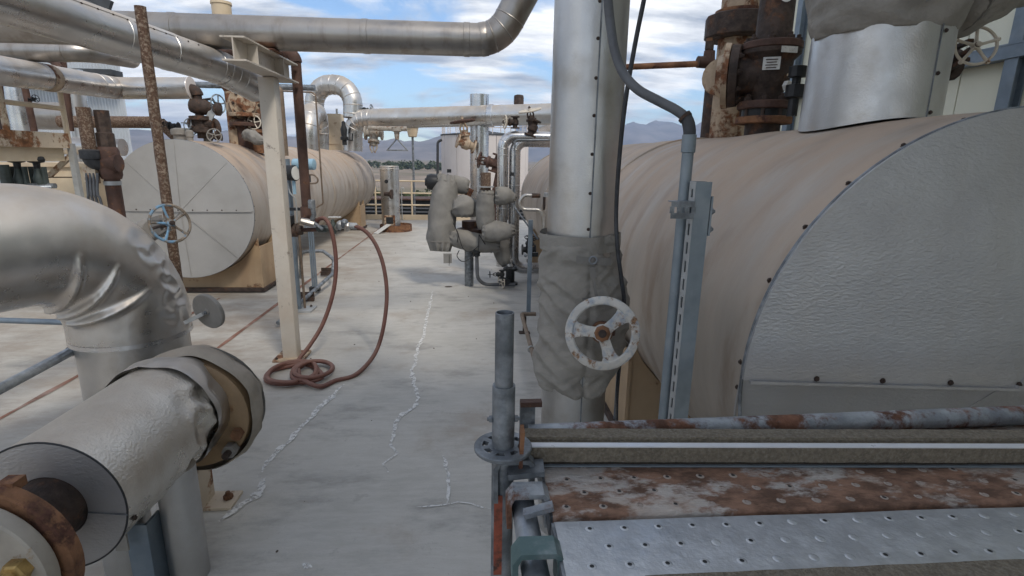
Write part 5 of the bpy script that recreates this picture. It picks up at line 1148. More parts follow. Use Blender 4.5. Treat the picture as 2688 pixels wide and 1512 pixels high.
fx = spline([(cdx, 1.785, zq - .01), (cdx - .002, 1.785, zq + .03), (0.707, 1.800, 2.043), (0.677, 1.820, 2.071), (0.626, 1.860, 2.104), (0.566, 1.900, 2.143), (0.525, 1.950, 2.201), (0.498, 1.980, 2.277), (0.481, 2.000, 2.371), (0.468, 2.000, 2.447), (0.459, 2.000, 2.534)], 10)
MB().tube(fx, .0165, 18).build('flexible_hose', 'conduit', co)
MB().tube(fx[6:22], .0205, 18).build('elbow_sleeve', 'rubber', co)
MB().tube(fx[20:24], .0235, 12).build('sleeve_nut', 'rust_dark', co)
cb = spline([(0.663, 2.200, 2.563), (0.655, 2.200, 2.507), (0.630, 2.200, 2.336), (0.613, 2.220, 2.130), (0.611, 2.250, 1.910), (0.620, 2.280, 1.691), (0.627, 2.250, 1.538), (0.654, 2.250, 1.395), (0.690, 2.300, 1.253), (0.748, 2.500, 0.921), (0.791, 2.650, 0.628), (1.033, 3.405, 0.000)], 10)
tag(MB().tube(cb, .0095, 12).build('black_cable', 'rubber', loc=cb[-1]), 'black cable hanging down beside the main riser', 'cable')
q = V((1.037, 3.463, 0.000)); 
tag(MB().tube([(q.x, q.y, 0), (q.x, q.y, .85)], .02, 12).build('conduit_stub', 'conduit', loc=(q.x, q.y, 0)), 'short dark conduit behind the white handwheel at the tank saddle', 'conduit')
rf = fillet([(2.500, 4.648, 3.400), (2.500, 6.347, 3.008)], .1)

# ================================================================== ON TOP OF THE RIGHT TANK
rx, ry, rz = 1.92, 3.55, 2.09
rv = thing('relief_valve', 'large dark rusty safety relief valve bolted on the right tank crest', 'valve', (rx, ry, rz))
z1, z2 = (1.920, 3.522, 2.179)[2], (1.920, 3.541, 2.258)[2]
MB().tube([(rx, ry, rz - .03), (rx, ry, z1)], .11, 20).build('nozzle_neck', 'rust_dark', rv)
flange(rv, (rx, ry, z1), (0, 0, 1), .175, .045, 'rust_orange', 8)
f2 = flange(rv, (rx, ry, z2 + .015), (0, 0, 1), .17, .05, 'rust_brown', 8)
for i in range(8):
    a = 2 * PI * (i + .3) / 8; piece('bolt', bolt_me, f2, (rx + .14 * math.cos(a), ry + .14 * math.sin(a), z2 + .04), (0, 0, 1), .026, a)
    MB().tube([(rx + .14 * math.cos(a), ry + .14 * math.sin(a), z1), (rx + .14 * math.cos(a), ry + .14 * math.sin(a), z2)], .013, 8).build('stud', 'rust_dark', rv)
MB().lathe((rx, ry, z1 + .02), (0, 0, 1), [(0, .14), (z2 - z1 - .03, .14)], 20).build('gasket', 'black', rv)
zb = (1.920, 3.592, 2.468)[2]; zt_ = (1.920, 3.603, 2.616)[2]
MB().lathe((rx, ry, z2 + .03), (0, 0, 1), [(0, .09), (.05, .09), (.10, .12), (.20, .14), (zb - z2 + .02, .138), (zt_ - z2 - .10, .14), (zt_ - z2 - .06, .178), (zt_ - z2 - .035, .178)], 28).build('body', 'rust_dark', rv)
f3 = flange(rv, (rx, ry, zt_ + .018), (0, 0, 1), .183, .045, 'rust_brown', 8)
for i in range(8):
    a = 2 * PI * (i + .3) / 8; piece('bolt', bolt_me, f3, (rx + .148 * math.cos(a), ry + .148 * math.sin(a), zt_ + .04), (0, 0, 1), .025, a)
MB().lathe((rx, ry, zt_ + .03), (0, 0, 1), [(0, .115), (.03, .108), (.42, .104), (.43, .135), (.5, .135), (.52, .115), (.9, .09)], 24).build('spring_bonnet', 'rust_dark', rv)
# side outlet and its big flange, towards the left
oc = V((rx, ry, zb)); od = V((-.86, .50, 0)).normalized()
MB().lathe(oc, od, [(0, .12), (.17, .13), (.18, .195), (.23, .20), (.232, .13)], 30).build('outlet', 'rust_dark', rv)
fo = MB().lathe(oc + od * .236, od, [(0, .205), (.035, .208), (.04, .15), (.08, .12)], 30).build('outlet_flange', 'rust_cream', rv)
u, w_, dd = frame(od)
for i in range(10): a = 2 * PI * i / 10; piece('bolt', bolt_me, fo, oc + od * .18 + (u * math.cos(a) + w_ * math.sin(a)) * .17, -dd, .020)
pn = V((-.42, -.9, 0)).normalized(); pu_ = V((0, 0, 1)); px_ = pn.cross(pu_) * -1
plc = V((rx, ry, (1.920, 3.603, 2.513)[2])) + pn * .146
np_ = MB().box(plc, (.10, .003, .075), (px_, pn, pu_)).build('name_plate', 'white_plate', rv)
for i in range(4): MB().box(plc + pn * .003 + pu_ * (.022 - i * .016), (.07 - .012 * (i % 2), .002, .006), (px_, pn, pu_)).build('text_line', 'rust_dark', np_)
p2 = V((rx, ry, zt_ - .028)) + V((.10, -.995, 0)).normalized() * .1785; pn2 = V((.10, -.995, 0)).normalized()
MB().box(p2, (.11, .003, .036), (pn2.cross(pu_) * -1, pn2, pu_)).build('size_plate', 'white_plate', rv)
o3 = V((rx, ry, (1.920, 3.627, 2.912)[2])) + V((-.05, -.998, 0)).normalized() * .107
MB().lathe(o3, (-.05, -1, 0), [(0, .042), (.004, .042)], 24).build('round_tag', 'gauge_face', rv); MB().box(o3 + V((0, -.006, .004)), (.04, .002, .010)).build('tag_text', 'black', rv); MB().box(o3 + V((.008, -.006, -.02)), (.010, .002, .012)).build('tag_text', 'black', rv)
MB().hexa(V((rx + .05, ry - .132, (1.920, 3.407, 2.382)[2])), (.3, -1, 0), .03, .032).build('white_plug', 'white_plate', rv)
MB().tube([(rx + .05, ry - .13, (1.920, 3.515, 2.449)[2]), (rx + .26, ry - .2, (1.920, 3.288, 2.424)[2])], .008, 8).build('lift_lever', 'beige', rv)
# rusty discharge pipe behind, with a heavy flange and a thin drain line
X_, Y_ = (2.175, 4.600, 2.588)[0], 4.6
dp_ = thing('discharge_pipe', 'rust and cream vent pipe rising behind the relief valve', 'pipe', (X_, Y_, 1.8))
zf = (2.121, 4.600, 2.987)[2]
MB().tube([(X_, Y_, 1.7), (X_, Y_, 2.3), (X_, Y_, 4.6)], .145, 28).build('pipe', 'rust_cream', dp_)
MB().tube([(X_ - .08, Y_ + .1, 1.7), (X_ - .08, Y_ + .1, (2.130, 4.600, 2.618)[2])], .10, 20).build('lower_pipe', 'rust_dark', dp_)
f4 = MB().lathe((X_, Y_, zf - .09), (0, 0, 1), [(0, .24), (.015, .26), (.17, .26), (.18, .24)], 12).build('drip_flange', 'rust_dark', dp_)
MB().lathe((X_, Y_, zf + .10), (0, 0, 1), [(0, .19), (.025, .19)], 28).build('collar', 'rust_orange', dp_)
el = oc + od * .30
MB().tube(fillet([el, (X_ + .02, Y_ - .28, zb), (X_, Y_, zb + .25)], .2, 6), .12, 20).build('inlet_elbow', 'rust_cream', dp_)
dl = fillet([(1.859, 4.400, 2.859), (1.878, 4.400, 2.687), (1.837, 4.400, 2.671), (1.030, 4.700, 2.660)], .03, 4)
dn = thing('drain_line', 'thin rusty drain line running left from the discharge pipe flange', 'pipe', dl[-1])
MB().tube(dl, .024, 12).build('pipe', 'rust_orange', dn)
MB().lathe((1.865, 4.400, 2.804), (0, 0, 1), [(-.03, .036), (.03, .036)], 8).build('bushing', 'rust_dark', dn)
e0 = V((1.870, 4.400, 2.701)); MB().lathe(e0 + V((0, 0, .045)), (0, 0, -1), [(-.02, .042), (.02, .045), (.06, .05)], 12).lathe(e0 + V((.0, 0, -.02)), (-1, 0, 0), [(-.03, .05), (.06, .045), (.09, .045)], 12).build('elbow', 'rust_brown', dn)
bd = thing('small_valve', 'small black valve peeking out beside the silver nozzle sleeve', 'valve', (1.950, 3.253, 2.329))
q = V((1.950, 3.275, 2.389)); MB().lathe(q, (0, 0, 1), [(-.10, .03), (-.09, .055), (-.02, .055), (-.015, .025), (.02, .025), (.025, .05), (.085, .05), (.09, .03)], 10).build('body', 'black', bd); MB().tube([q - V((0, 0, .1)), q - V((0, 0, .2))], .03, 10).build('stem', 'black', bd)
# silver sleeve round the nozzle, jacket above
nx, ny, nr = 1.905, 2.56, .290
nz_ = thing('nozzle_sleeve', 'wide silver embossed sleeve standing on the right tank crest', 'nozzle', (nx, ny, 2.0))
top = (1.920, 2.643, 2.494)[2]; vs = []; fs = []; n = 72; rows = 10
for i in range(rows + 1):
    for j in range(n):
        a = 2 * PI * j / n; x, y = nx + nr * math.cos(a), ny + nr * math.sin(a)
        z0 = 1.146 + math.sqrt(.957 ** 2 - (x - 1.92) ** 2) + .004; rr = nr * (1 - .015 * i / rows)
        vs.append((nx + rr * math.cos(a), ny + rr * math.sin(a), z0 + (top - z0) * i / rows))
for i in range(rows):
    for j in range(n): fs.append((i * n + j, i * n + (j + 1) % n, (i + 1) * n + (j + 1) % n, (i + 1) * n + j))
fs.append(tuple(rows * n + j for j in range(n)))
MB().add(vs, fs).build('sleeve', 'alu_near', nz_)
sa = rad(-78); sx_, sy_ = nx + (nr + .001) * math.cos(sa), ny + (nr + .001) * math.sin(sa)
MB().bar((sx_, sy_, 2.09), (sx_ - .001, sy_ + .002, top), .005, .003, (math.cos(sa), math.sin(sa), 0)).build('lap_seam', 'galv_dark', nz_)
for z in (2.13, 2.29, top - .035): piece('screw', screw_me, nz_, (nx + (nr + .001) * math.cos(sa + .06), ny + (nr + .001) * math.sin(sa + .06), z), (math.cos(sa), math.sin(sa), 0), .0075)
jn = thing('valve_jacket', 'bulky grey padded jacket tied above the silver nozzle sleeve', 'insulation cloth', (nx, ny, top))
def jd2(p, d, s, th):
    q = V(p); cr = (0.5 - abs(noise.noise(V((q.x * 4, q.y * 4, q.z * 9)) + V((1, 6, 2))))) * .05
    e = max(0, 1 - s / .08)
    return .035 * noise.noise(q * 3.4) + cr + .005 * e * math.sin(th * 11)
MB().tube(spline([(nx, ny, top - .02), (nx + .0, ny, top + .12), (nx + .02, ny, top + .34), (nx + .02, ny, top + .60), (nx, ny, top + .9)], 16), [.268 + .05 * math.sin(min(1, i / 24) * PI / 2) for i in range(65)], 96, True, disp=jd2).build('jacket', 'fabric', jn, angle=75)
jacket(jn, [(nx + .20, ny - .05, top + .20), (nx + .45, ny - .02, top + .30), (nx + .66, ny, top + .46)], [.24, .22, .17], 'fabric', 60, .16, 7, .2, name='side_jacket', seed=11)
MB().bar((nx + .10, ny - .365, top + .17), (nx + .22, ny - .34, top + .13), .05, .008, (0, -1, 0)).build('strap', 'fabric_strap', jn)
MB().bar((nx + .24, ny - .33, top + .20), (nx + .36, ny - .27, top + .14), .05, .008, (0, -1, 0)).build('strap', 'fabric_strap', jn)
MB().bar((nx - .1, ny - .36, top + .05), (nx + .34, ny - .29, top + .24), .008, .008, (0, -1, 0)).build('tie_cord', 'fabric_strap', jn)
q = V((2.569, 2.750, 2.507)); wnn = V((-.25, -.93, .2)).normalized()
hw = thing('gate_valve', 'dark rusty valve with cream spoked handwheel right of the nozzle sleeve', 'valve', q + V((-.1, .3, -.2)))
handwheel(hw, q, wnn, .098, 'wheel_cream', 5, .075, 'wheel_cream', spin=.3)
for i in range(5):
    a = 2 * PI * i / 5 + .3; u, w_, d = frame(wnn); MB().sphere(q + (u * math.cos(a) + w_ * math.sin(a)) * .102, .012, 8, 6).build('rim_knob', 'wheel_cream', hw)
MB().tube([q + wnn * .02, q - wnn * .22], .014, 10).build('stem', 'rust_dark', hw)
MB().bar(q - wnn * .05 + V((0, 0, .045)), q - wnn * .22 + V((-.03, 0, .05)), .03, .02).build('yoke_arm', 'rust_dark', hw)
MB().bar(q - wnn * .05 - V((0, 0, .045)), q - wnn * .22 - V((.03, 0, .05)), .03, .02).build('yoke_arm', 'rust_dark', hw)
bq = q - wnn * .26; MB().lathe(bq, (-1, .1, -.1), [(-.06, .05), (-.05, .085), (.0, .085), (.02, .06), (.16, .07), (.17, .10), (.22, .10)], 14).build('body', 'rust_dark', hw)

# ================================================================== LEFT FOREGROUND: DENTED ELBOW
K = V((-1.993, 3.091, 1.452)); dh = V((-.493, -.870, 0)).normalized(); R_ = .30; rb = .50; up = V((0, 0, 1))
ev = thing('dented_elbow', 'large dented silver pipe elbow bending down in the left foreground', 'pipe', (K.x, K.y, 0))
Cb = K + dh * rb - up * rb; nn_ = V((dh.y, -dh.x, 0)) * -1
nn_ = nn_ if nn_.x > 0 else -nn_
def axis(ph): return Cb - dh * rb * math.cos(ph) + up * rb * math.sin(ph)
def surf(ph, ps, r=R_):
    e = -dh * math.cos(ph) + up * math.sin(ph); return axis(ph) + (nn_ * math.cos(ps) + e * math.sin(ps)) * r
dents = []
for ph, ps, dp_q, wq, ang in ((36, 42, .026, .085, .3), (22, 26, .030, .075, 1.1), (46, 44, .018, .09, .6), (14, 14, .022, .07, 2.0), (5, 8, .016, .06, .9), (29, 34, .022, .055, 2.4), (12, 34, .024, .08, .2), (40, 26, .012, .06, 1.7), (2, 30, .020, .07, 1.3), (24, 50, .010, .10, .5), (56, 48, .008, .12, .1), (33, 56, .008, .10, 2.8), (8, 50, .010, .10, 1.9)):
    e_ = -dh * math.cos(rad(ph)) + up * math.sin(rad(ph)); ta = dh * math.sin(rad(ph)) + up * math.cos(rad(ph)); tb2 = -nn_ * math.sin(rad(ps)) + e_ * math.cos(rad(ps))
    dents.append((surf(rad(ph), rad(ps)), dp_q, wq, ta * math.cos(ang) + tb2 * math.sin(ang)))
def edisp(p, d, s, th):
    r = .004 * fbm(p, 2.2, 2)
    for c_, dq, wq, dr_ in dents:
        v_ = V(p) - c_; al = v_.dot(dr_)
        l = math.sqrt((v_.length_squared + 2.2 * al * al)) / wq
        if l < 2.4: r += .55 * dq * (-max(0, 1 - l) ** 1.2 + .28 * math.exp(-((l - 1.15) / .28) ** 2))
    return r
creases = []
for ph, ph1, p0, p1, hw_ in ((48, 71, -96, 1, .038), (33, 50, -90, 3, .042), (21, 27, -84, 4, .038)):
    creases.append(([surf(rad(ph + (ph1 - ph) * (i / 40) ** .8), rad(p0 + (p1 - p0) * i / 40), R_) for i in range(41)], hw_))
def edisp2(p, d, s, th):
    r = edisp(p, d, s, th)
    for pts, hw_ in creases:
        if (V(p) - pts[20]).length > .45: continue
        i, l = min(((i, (V(p) - q).length_squared) for i, q in enumerate(pts)), key=lambda x: x[1])
        t = i / 40; pr = math.sin(PI * min(1, .3 + .7 * t)) ** .7 if t < 1 else 0
        ww = .010 + .013 * pr
        r += hw_ * pr * math.exp(-l / (ww * ww)) - .010 * pr * math.exp(-l / (9 * ww * ww))
    return r
path = resample([K - up * (rb + .08), K - up * rb], .02)[:-1] + [axis(rad(90 * i / 90)) for i in range(91)] + resample([axis(PI / 2), axis(PI / 2) + dh * .42], .03)[1:]
MB().tube(path, R_, 200, False, disp=edisp2).build('elbow_cladding', 'alu_smooth', ev, angle=80)
q0 = axis(PI / 2) + dh * .40
MB().tube([q0, q0 + dh * .012, q0 + dh * 3.2], [R_ * 1.0, R_ * 1.022, R_ * 1.022], 72, False).build('straight_cladding', 'alu_smooth', ev)
for ps in (-8, 40): piece('screw', screw_me, ev, q0 + dh * .05 + (nn_ * math.cos(rad(ps)) + up * math.sin(rad(ps))) * R_ * 1.02, nn_ * math.cos(rad(ps)) + up * math.sin(rad(ps)), .010)
lip = K - up * (rb + .08)
MB().tube([lip + up * .02, lip - up * .004], [R_ * 1.006, R_ * 1.012], 72, False).build('lip', 'alu_bright', ev)
MB().tube([(K.x, K.y, 0), (K.x, K.y, lip.z + .1)], R_ * .93, 64).build('lower_cladding', 'alu_near', ev)
gd = thing('round_plate', 'round dark grey disc plate on a bracket beside the dented elbow', 'plate', (-1.565, 3.000, 0.993))
pc_ = V((-1.488, 2.950, 1.045)); pn = V((-.38, -.90, -.18)).normalized()
MB().lathe(pc_, pn, [(-.02, .10), (-.018, .104), (.0, .104), (.004, .10), (.004, .02), (.012, .018)], 48).build('disc', 'disk_grey', gd)
MB().bar(pc_ + pn * .02, pc_ + V((-.12, 0, -.06)), .04, .02).build('bracket', 'strut_light', gd); piece('bolt', bolt_ga_me, gd, pc_ + pn * .01, pn, .012)
rl = [(-2.284, 2.400, 0.779), (-2.289, 3.000, 0.798)]
g_ = thing('galvanised_rail', 'sloping galvanised rail tube meeting the dented elbow leg at left', 'rail', rl[0]); MB().tube(rl, .026, 18).build('tube', 'galv', g_); MB().lathe(rl[1], V(rl[1]) - V(rl[0]), [(-.004, .029), (.012, .029)], 18).build('end_cap', 'black', g_)
tag(MB().tube([(-4.036, 4.400, 0.565), (-3.246, 4.400, 0.533)], .024, 12).build('lower_rail', 'steel_blue', loc=(-3.856, 4.400, 0.557)), 'thin blue grey horizontal tube seen under the dented elbow', 'rail')

# ================================================================== LEFT FOREGROUND: CLAD PIPE END WITH FLANGES
Nn = V((-1.475, 1.725, .690)); ax = V((0, 1, 0)); Rf = .25
fp_ = thing('flanged_pipe', 'cut open silver lagged pipe with rusty bolted flange at lower left', 'pipe', (-1.475, 1.725, 0))
fd = []
for s, a, dq, wq in ((.55, 2, .034, .09), (.62, 28, .026, .07), (.64, -22, .030, .09), (.48, -34, .030, .08), (.68, 8, .026, .06), (.40, -52, .02, .10), (.52, 34, .014, .08)):
    sd_ = V((ax.y, -ax.x, 0)); fd.append((Nn + ax * s + (sd_ * math.cos(rad(a)) + up * math.sin(rad(a))) * Rf, dq, wq))
def fdisp(p, d, s, th):
    r = .004 * fbm(p, 3, 2)
    for c_, dq, wq in fd:
        l = (V(p) - c_).length_squared / (wq * wq)
        if l < 6: r += dq * (-max(0, 1 - math.sqrt(l)) ** 1.1 + .22 * math.exp(-((math.sqrt(l) - 1.1) / .3) ** 2))
    return r
MB().tube(resample([Nn, Nn + ax * .70], .012), Rf, 96, False, disp=fdisp).build('cladding', 'alu_stucco', fp_, angle=70)
def cdisp(p, d, s, th): return .012 * fbm(p, 6, 2) + (.4 - abs(noise.noise(V(p) * 7))) * .035
MB().tube(resample([Nn + ax * .64, Nn + ax * .80], .008), .258, 110, False, disp=cdisp).build('crumpled_foil', 'alu_smooth', fp_, angle=75)
u, w_, d = frame(ax)
m = MB(); n = 64; vs = []
for (h, r) in ((-.006, .252), (-.006, .12), (.03, .12)):
    for j in range(n): vs.append(Nn + ax * h + (u * math.cos(2 * PI * j / n) + w_ * math.sin(2 * PI * j / n)) * r)
m.add(vs, [(i * n + j, i * n + (j + 1) % n, (i + 1) * n + (j + 1) % n, (i + 1) * n + j) for i in range(2) for j in range(n)]).build('end_disc', 'tank_end', fp_)
MB().torus(Nn - ax * .006, ax, .2515, .0035, 64, 6).build('end_rim', 'black', fp_)
sdv = V((ax.y, -ax.x, 0))
MB().bar(Nn - ax * .009 + sdv * .12 - up * .02, Nn - ax * .009 + sdv * .25 - up * .035, .004, .003, -ax).build('disc_seam', 'galv_dark', fp_)
piece('screw', screw_me, fp_, Nn + ax * .04 + (sdv * .94 - up * .33).normalized() * .251, (sdv * .94 - up * .33), .009)
piece('screw', screw_me, fp_, Nn + ax * .67 + (sdv * .98 - up * .1).normalized() * .25, sdv, .008)
MB().tube([Nn - ax * .30, Nn + ax * .1], .117, 40).build('bare_pipe', 'rust_dark', fp_)
fl1 = MB().lathe(Nn - ax * .235, -ax, [(0, .10), (.0, .262), (.006, .268), (.05, .268), (.055, .262)], 56).build('rust_flange', 'rust_orange', fp_)
fl2 = MB().lathe(Nn - ax * .30, -ax, [(0, .15), (.0, .240), (.006, .245), (.05, .245), (.055, .238), (.056, .1)], 56).build('pale_flange', 'flange_pale', fp_)
MB().lathe(Nn - ax * .288, -ax, [(0, .21), (.014, .21)], 40).build('gasket', 'black', fp_)
MB().box(Nn - ax * .225 + up * .24 + sdv * .09, (.05, .05, .03), (sdv, ax, up)).build('lug', 'rust_orange', fl1)
for i in range(8):
    a = 2 * PI * i / 8 + .28; e = sdv * math.cos(a) + up * math.sin(a); o = piece('bolt', bolt_me, fl2, Nn - ax * .355 + e * .19, -ax, .036, a)
    o.data = bolt_me
    MB().hexa(Nn - ax * .355 + e * .19, -ax, .036, .037).lathe(Nn - ax * .39 + e * .19, -ax, [(0, .02), (.03, .02)], 12).build('nut', 'brass', fl2)
    bpy.data.objects.remove(o)
# far flange with its own cover and foot
tf = thing('covered_flange', 'big tan flange half covered by a grey cloth jacket behind the cut pipe', 'flange', (-1.40, 2.62, 0))
Fc = V((-1.415, 2.50, .635))
MB().lathe(Fc, ax, [(0, .10), (0, .265), (.01, .285), (.07, .29), (.075, .27)], 56).build('flange', 'flange_tan', tf)
MB().lathe(Fc + ax * .075, ax, [(0, .25), (.03, .25), (.035, .28), (.09, .28)], 48).build('hub', 'flange_tan', tf)
def rdisp(p, d, s, th): return .012 * fbm(p, 6, 2) + (.5 - abs(noise.noise(V(p) * 7))) * .018
MB().tube(resample([Fc + ax * .015, Fc + ax * .05, Fc + ax * .14, Fc + ax * .18], .012), [.298 + .028 * math.sin(PI * min(1, (i + 1) / 13)) for i in range(60)][:len(resample([Fc + ax * .015, Fc + ax * .05, Fc + ax * .14, Fc + ax * .18], .012))], 90, False, disp=rdisp).build('cloth_jacket', 'fabric_dusty', tf, angle=75)
MB().lathe(Fc + ax * .165, ax, [(0, .31), (.02, .15), (.02, .02)], 40).build('jacket_back', 'fabric_far', tf)
bz = Fc + ax * .0 + sdv * .20 - up * .17
MB().hexa(bz - ax * .06, ax, .055, .035).build('nut', 'disk_grey', tf); MB().tube([bz - ax * .10, bz + ax * .15], .017, 10).build('stud', 'rust_dark', tf)
b3 = Fc + sdv * .235 - up * .09; MB().hexa(b3 - ax * .04, ax, .04, .03).build('nut', 'rust_orange', tf)
f0 = V((-1.414, 2.710, 0.000)); MB().box((f0.x - .02, f0.y + .0, .008), (.20, .16, .014), (sdv, ax, up)).build('foot_plate', 'beige_rust', tf)
MB().bar((f0.x - .07, f0.y - .02, .01), (f0.x - .07, f0.y - .02, .30), .012, .15, ax).build('foot_web', 'beige_rust', tf); piece('bolt', bolt_or_me, tf, (f0.x + .03, f0.y + .01, .016), (0, 0, 1), .026)
# legs below the cut pipe
for lab, c_, r_ in (('right hand silver leg pipe standing under the cut lagged pipe', (-1.315, 2.17), .080), ('left hand silver leg pipe in shade under the cut lagged pipe', (-1.56, 2.16), .10)):
    tag(MB().tube([(c_[0], c_[1], 0), (c_[0], c_[1], .56)], r_, 40).build('leg_pipe', 'alu_near', loc=(c_[0], c_[1], 0)), lab, 'pipe leg')
sl = thing('support_angle', 'dark steel support angle between the two silver leg pipes', 'support', (-1.42, 2.12, 0))
MB().box((-1.40, 2.10, .18), (.012, .10, .36)).box((-1.44, 2.055, .18), (.09, .012, .36)).build('angle', 'steel_blue', sl); MB().box((-1.47, 2.0, .36), (.05, .01, .16)).build('tab', 'disk_grey', sl)

# ================================================================== SCAFFOLD, RIGHT FOREGROUND
sx_, sy_ = .062, 1.016
sc_ = thing('scaffold_standard', 'dark galvanised scaffold upright with narrower spigot at the walkway edge', 'scaffold tube', (sx_, sy_, 0))
zc = (0.064, 1.016, 1.445)[2]; zt_ = (0.064, 1.016, 1.601)[2]
m = MB(); m.tube([(sx_, sy_, zc - .1), (sx_, sy_, zt_)], .0192, 32, False).tube([(sx_, sy_, zt_), (sx_, sy_, zt_ - .08)], .0165, 32, False)
m.lathe((sx_, sy_, zt_), (0, 0, 1), [(0, .0192), (.0008, .0185), (.0008, .0168), (0, .0165)], 32, cap=False); m.build('spigot', 'galv_dark', sc_)
m = MB(); m.lathe((sx_, sy_, 0), (0, 0, 1), [(0, .0241), (zc - .002, .0241), (zc, .0235), (zc, .0195)], 32, cap=False); m.build('standard_tube', 'galv_dark', sc_)
for k in (-1, 1): piece('bolt', bolt_ga_me, sc_, (sx_ + k * .0235, sy_ - .004, zc - .075), (k, 0, 0), .008)
zr = (0.064, 1.016, 1.301)[2]
ros = MB().lathe((sx_, sy_, zr - .004), (0, 0, 1), [(0, .050), (.0, .060), (.002, .062), (.008, .062), (.010, .060), (.010, .050)], 40, cap=False).build('rosette', 'galv_dark', sc_)
m = MB().lathe((sx_, sy_, zr - .004), (0, 0, 1), [(0, .024), (0, .032), (.010, .032), (.010, .024)], 32, cap=False); m.build('rosette_hub', 'galv_dark', ros)
MB().lathe((sx_, sy_, zr - .004), (0, 0, 1), [(0, .0505), (0, .0445), (.010, .0445), (.010, .0505)], 40, cap=False).build('rosette_ring', 'galv_dark', ros)
for i in range(8):
    a = 2 * PI * i / 8 + .2; e = V((math.cos(a), math.sin(a), 0)); MB().bar(V((sx_, sy_, zr + .001)) + e * .030, V((sx_, sy_, zr + .001)) + e * .047, .013, .0098).build('web', 'galv_dark', ros)
MB().box((sx_ - .010, sy_ - .0225, 1.10), (.018, .006, .20)).build('orange_label', 'orange_tag', sc_)
# ledger and hooks
lx = .100; lz = 1.208
lg = thing('scaffold_ledger', 'galvanised scaffold ledger tube carrying the plank hooks', 'scaffold tube', (lx, .6, lz))
MB().tube([(lx + .02, .15, lz), (lx, .98, lz)], .0241, 32).build('tube', 'galv', lg)
def u_hook(y, wy, m_, parent, x0=lx - .036, x1=.150, top_z=1.262, drop=.075, th=.010):
    pts = [(x0 + .001, top_z - drop), (x0, top_z - .02), (x0 + .014, top_z), (x1 - .012, top_z), (x1, top_z - .012), (x1, top_z - drop)]
    ol = [V((x, y - wy / 2, z)) for x, z in pts]
    inn = [V((x0 + th + .001, y - wy / 2, top_z - drop)), V((x0 + th, y - wy / 2, top_z - .022)), V((x0 + .016, y - wy / 2, top_z - th)), V((x1 - .014, y - wy / 2, top_z - th)), V((x1 - th, y - wy / 2, top_z - .016)), V((x1 - th, y - wy / 2, top_z - drop))][::-1]
    m = MB(); k = 6; A = ol; B = inn[::-1]; dv = V((0, wy, 0))
    for i in range(k - 1):
        q = [A[i], A[i + 1], B[i + 1], B[i]]
        m.add([*q, *[p + dv for p in q]], [(0, 1, 2, 3), (7, 6, 5, 4), (0, 4, 5, 1), (2, 6, 7, 3)] + ([(0, 3, 7, 4)] if i == 0 else []) + ([(1, 5, 6, 2)] if i == k - 2 else []))
    return m.build('hook', m_, parent, angle=40)
lh = MB().bar((sx_ + .01, sy_ - .03, 1.262), (sx_ + .085, sy_ - .035, 1.272), .05, .012).build('ledger_head', 'galv_dark', lg)
u_hook(.995, .032, 'galv_dark', lg, x0=sx_ - .022, x1=.128, top_z=1.290, drop=.10)
MB().bar((sx_ + .035, sy_ - .02, 1.26), (sx_ + .038, sy_ - .03, 1.36), .008, .030, (0, 1, 0)).build('wedge', 'rust_orange', lg)
MB().box((.125, 1.13, 1.30), (.035, .02, .10)).build('wedge_head', 'galv_dark', lg); MB().box((.132, 1.12, 1.352), (.05, .02, .012)).build('wedge_cap', 'rust_brown', lg)
# planks
dim_pr = lambda m_, nm, hole: shared(MB().lathe((0, 0, 0), (0, 0, 1), [(0, .0088), (.0006, .0070), (.0011, .0056), (.0011, .0040)], 14, cap=False).lathe((0, 0, 0), (0, 0, 1), [(.0009 if not hole else .0006, .0040), (.0010 if not hole else .0007, .001)], 14, m=1, cap=True), nm, [m_, 'black' if hole else m_])
def plank(label, y0, y1, m_, x1, rows, sp, hooks, hook_m, x0=.148, dim_x1=1.75):
    pk = thing('steel_plank', label, 'plank', ((x0 + x1) / 2, (y0 + y1) / 2, 1.2)); z = 1.25
    m = MB(); prof = [(y0 + .012, z - .05), (y0, z - .05), (y0, z - .006), (y0 + .004, z - .001), (y0 + .007, z), (y1 - .007, z), (y1 - .004, z - .001), (y1, z - .006), (y1, z - .05), (y1 - .012, z - .05)]
    k = 60; vs = []; fs = []
    for i in range(k + 1):
        x = x0 + (x1 - x0) * i / k
        for (y, zz) in prof: vs.append((x, y + .0012 * noise.noise((x * 6, y * 9, zz)), zz + .0012 * noise.noise((x * 4, y * 20, 3))))
    n = len(prof)
    for i in range(k):
        for j in range(n - 1): fs.append((i * n + j, i * n + j + 1, (i + 1) * n + j + 1, (i + 1) * n + j))
    m.add(vs, fs); m.build('deck', m_, pk, angle=60)
    MB().box((x0 - .002, (y0 + y1) / 2, z - .028), (.006, y1 - y0 - .008, .05)).build('end_plate', 'galv_dark', pk)
    dm_ = 'dimple_pale' if m_ == 'plank_rust' else 'plank_galv'
    solid, open_ = dim_pr(dm_, 'dimple', False), dim_pr(dm_, 'dimple', True)
    for r_ in range(rows):
        y = y0 + (y1 - y0) * (r_ + .6) / (rows + .2); x = x0 + .03 + (r_ % 2) * sp * .5 + .008 * r_
        while x < dim_x1:
            piece('dimple', open_ if (rnd.random() < (.75 if x < .5 else .28)) else solid, pk, (x, y + rnd.uniform(-.001, .001), z - .0002), (0, 0, 1), 1.0); x += sp
    for hy in hooks: u_hook(hy, .045, hook_m, pk)
    return pk
p1 = plank('rust covered perforated steel plank in the middle of the scaffold deck', .852, 1.085, 'plank_rust', 2.7, 5, .072, (.925,), 'galv_rust')
MB().bar((.095, .872, 1.243), (.150, .868, 1.262), .020, .010).build('latch', 'galv_rust', p1)
p2 = plank('clean galvanised perforated steel plank nearest the photographer', .608, .843, 'plank_galv', 2.7, 5, .064, (.765, .645), 'teal_paint')
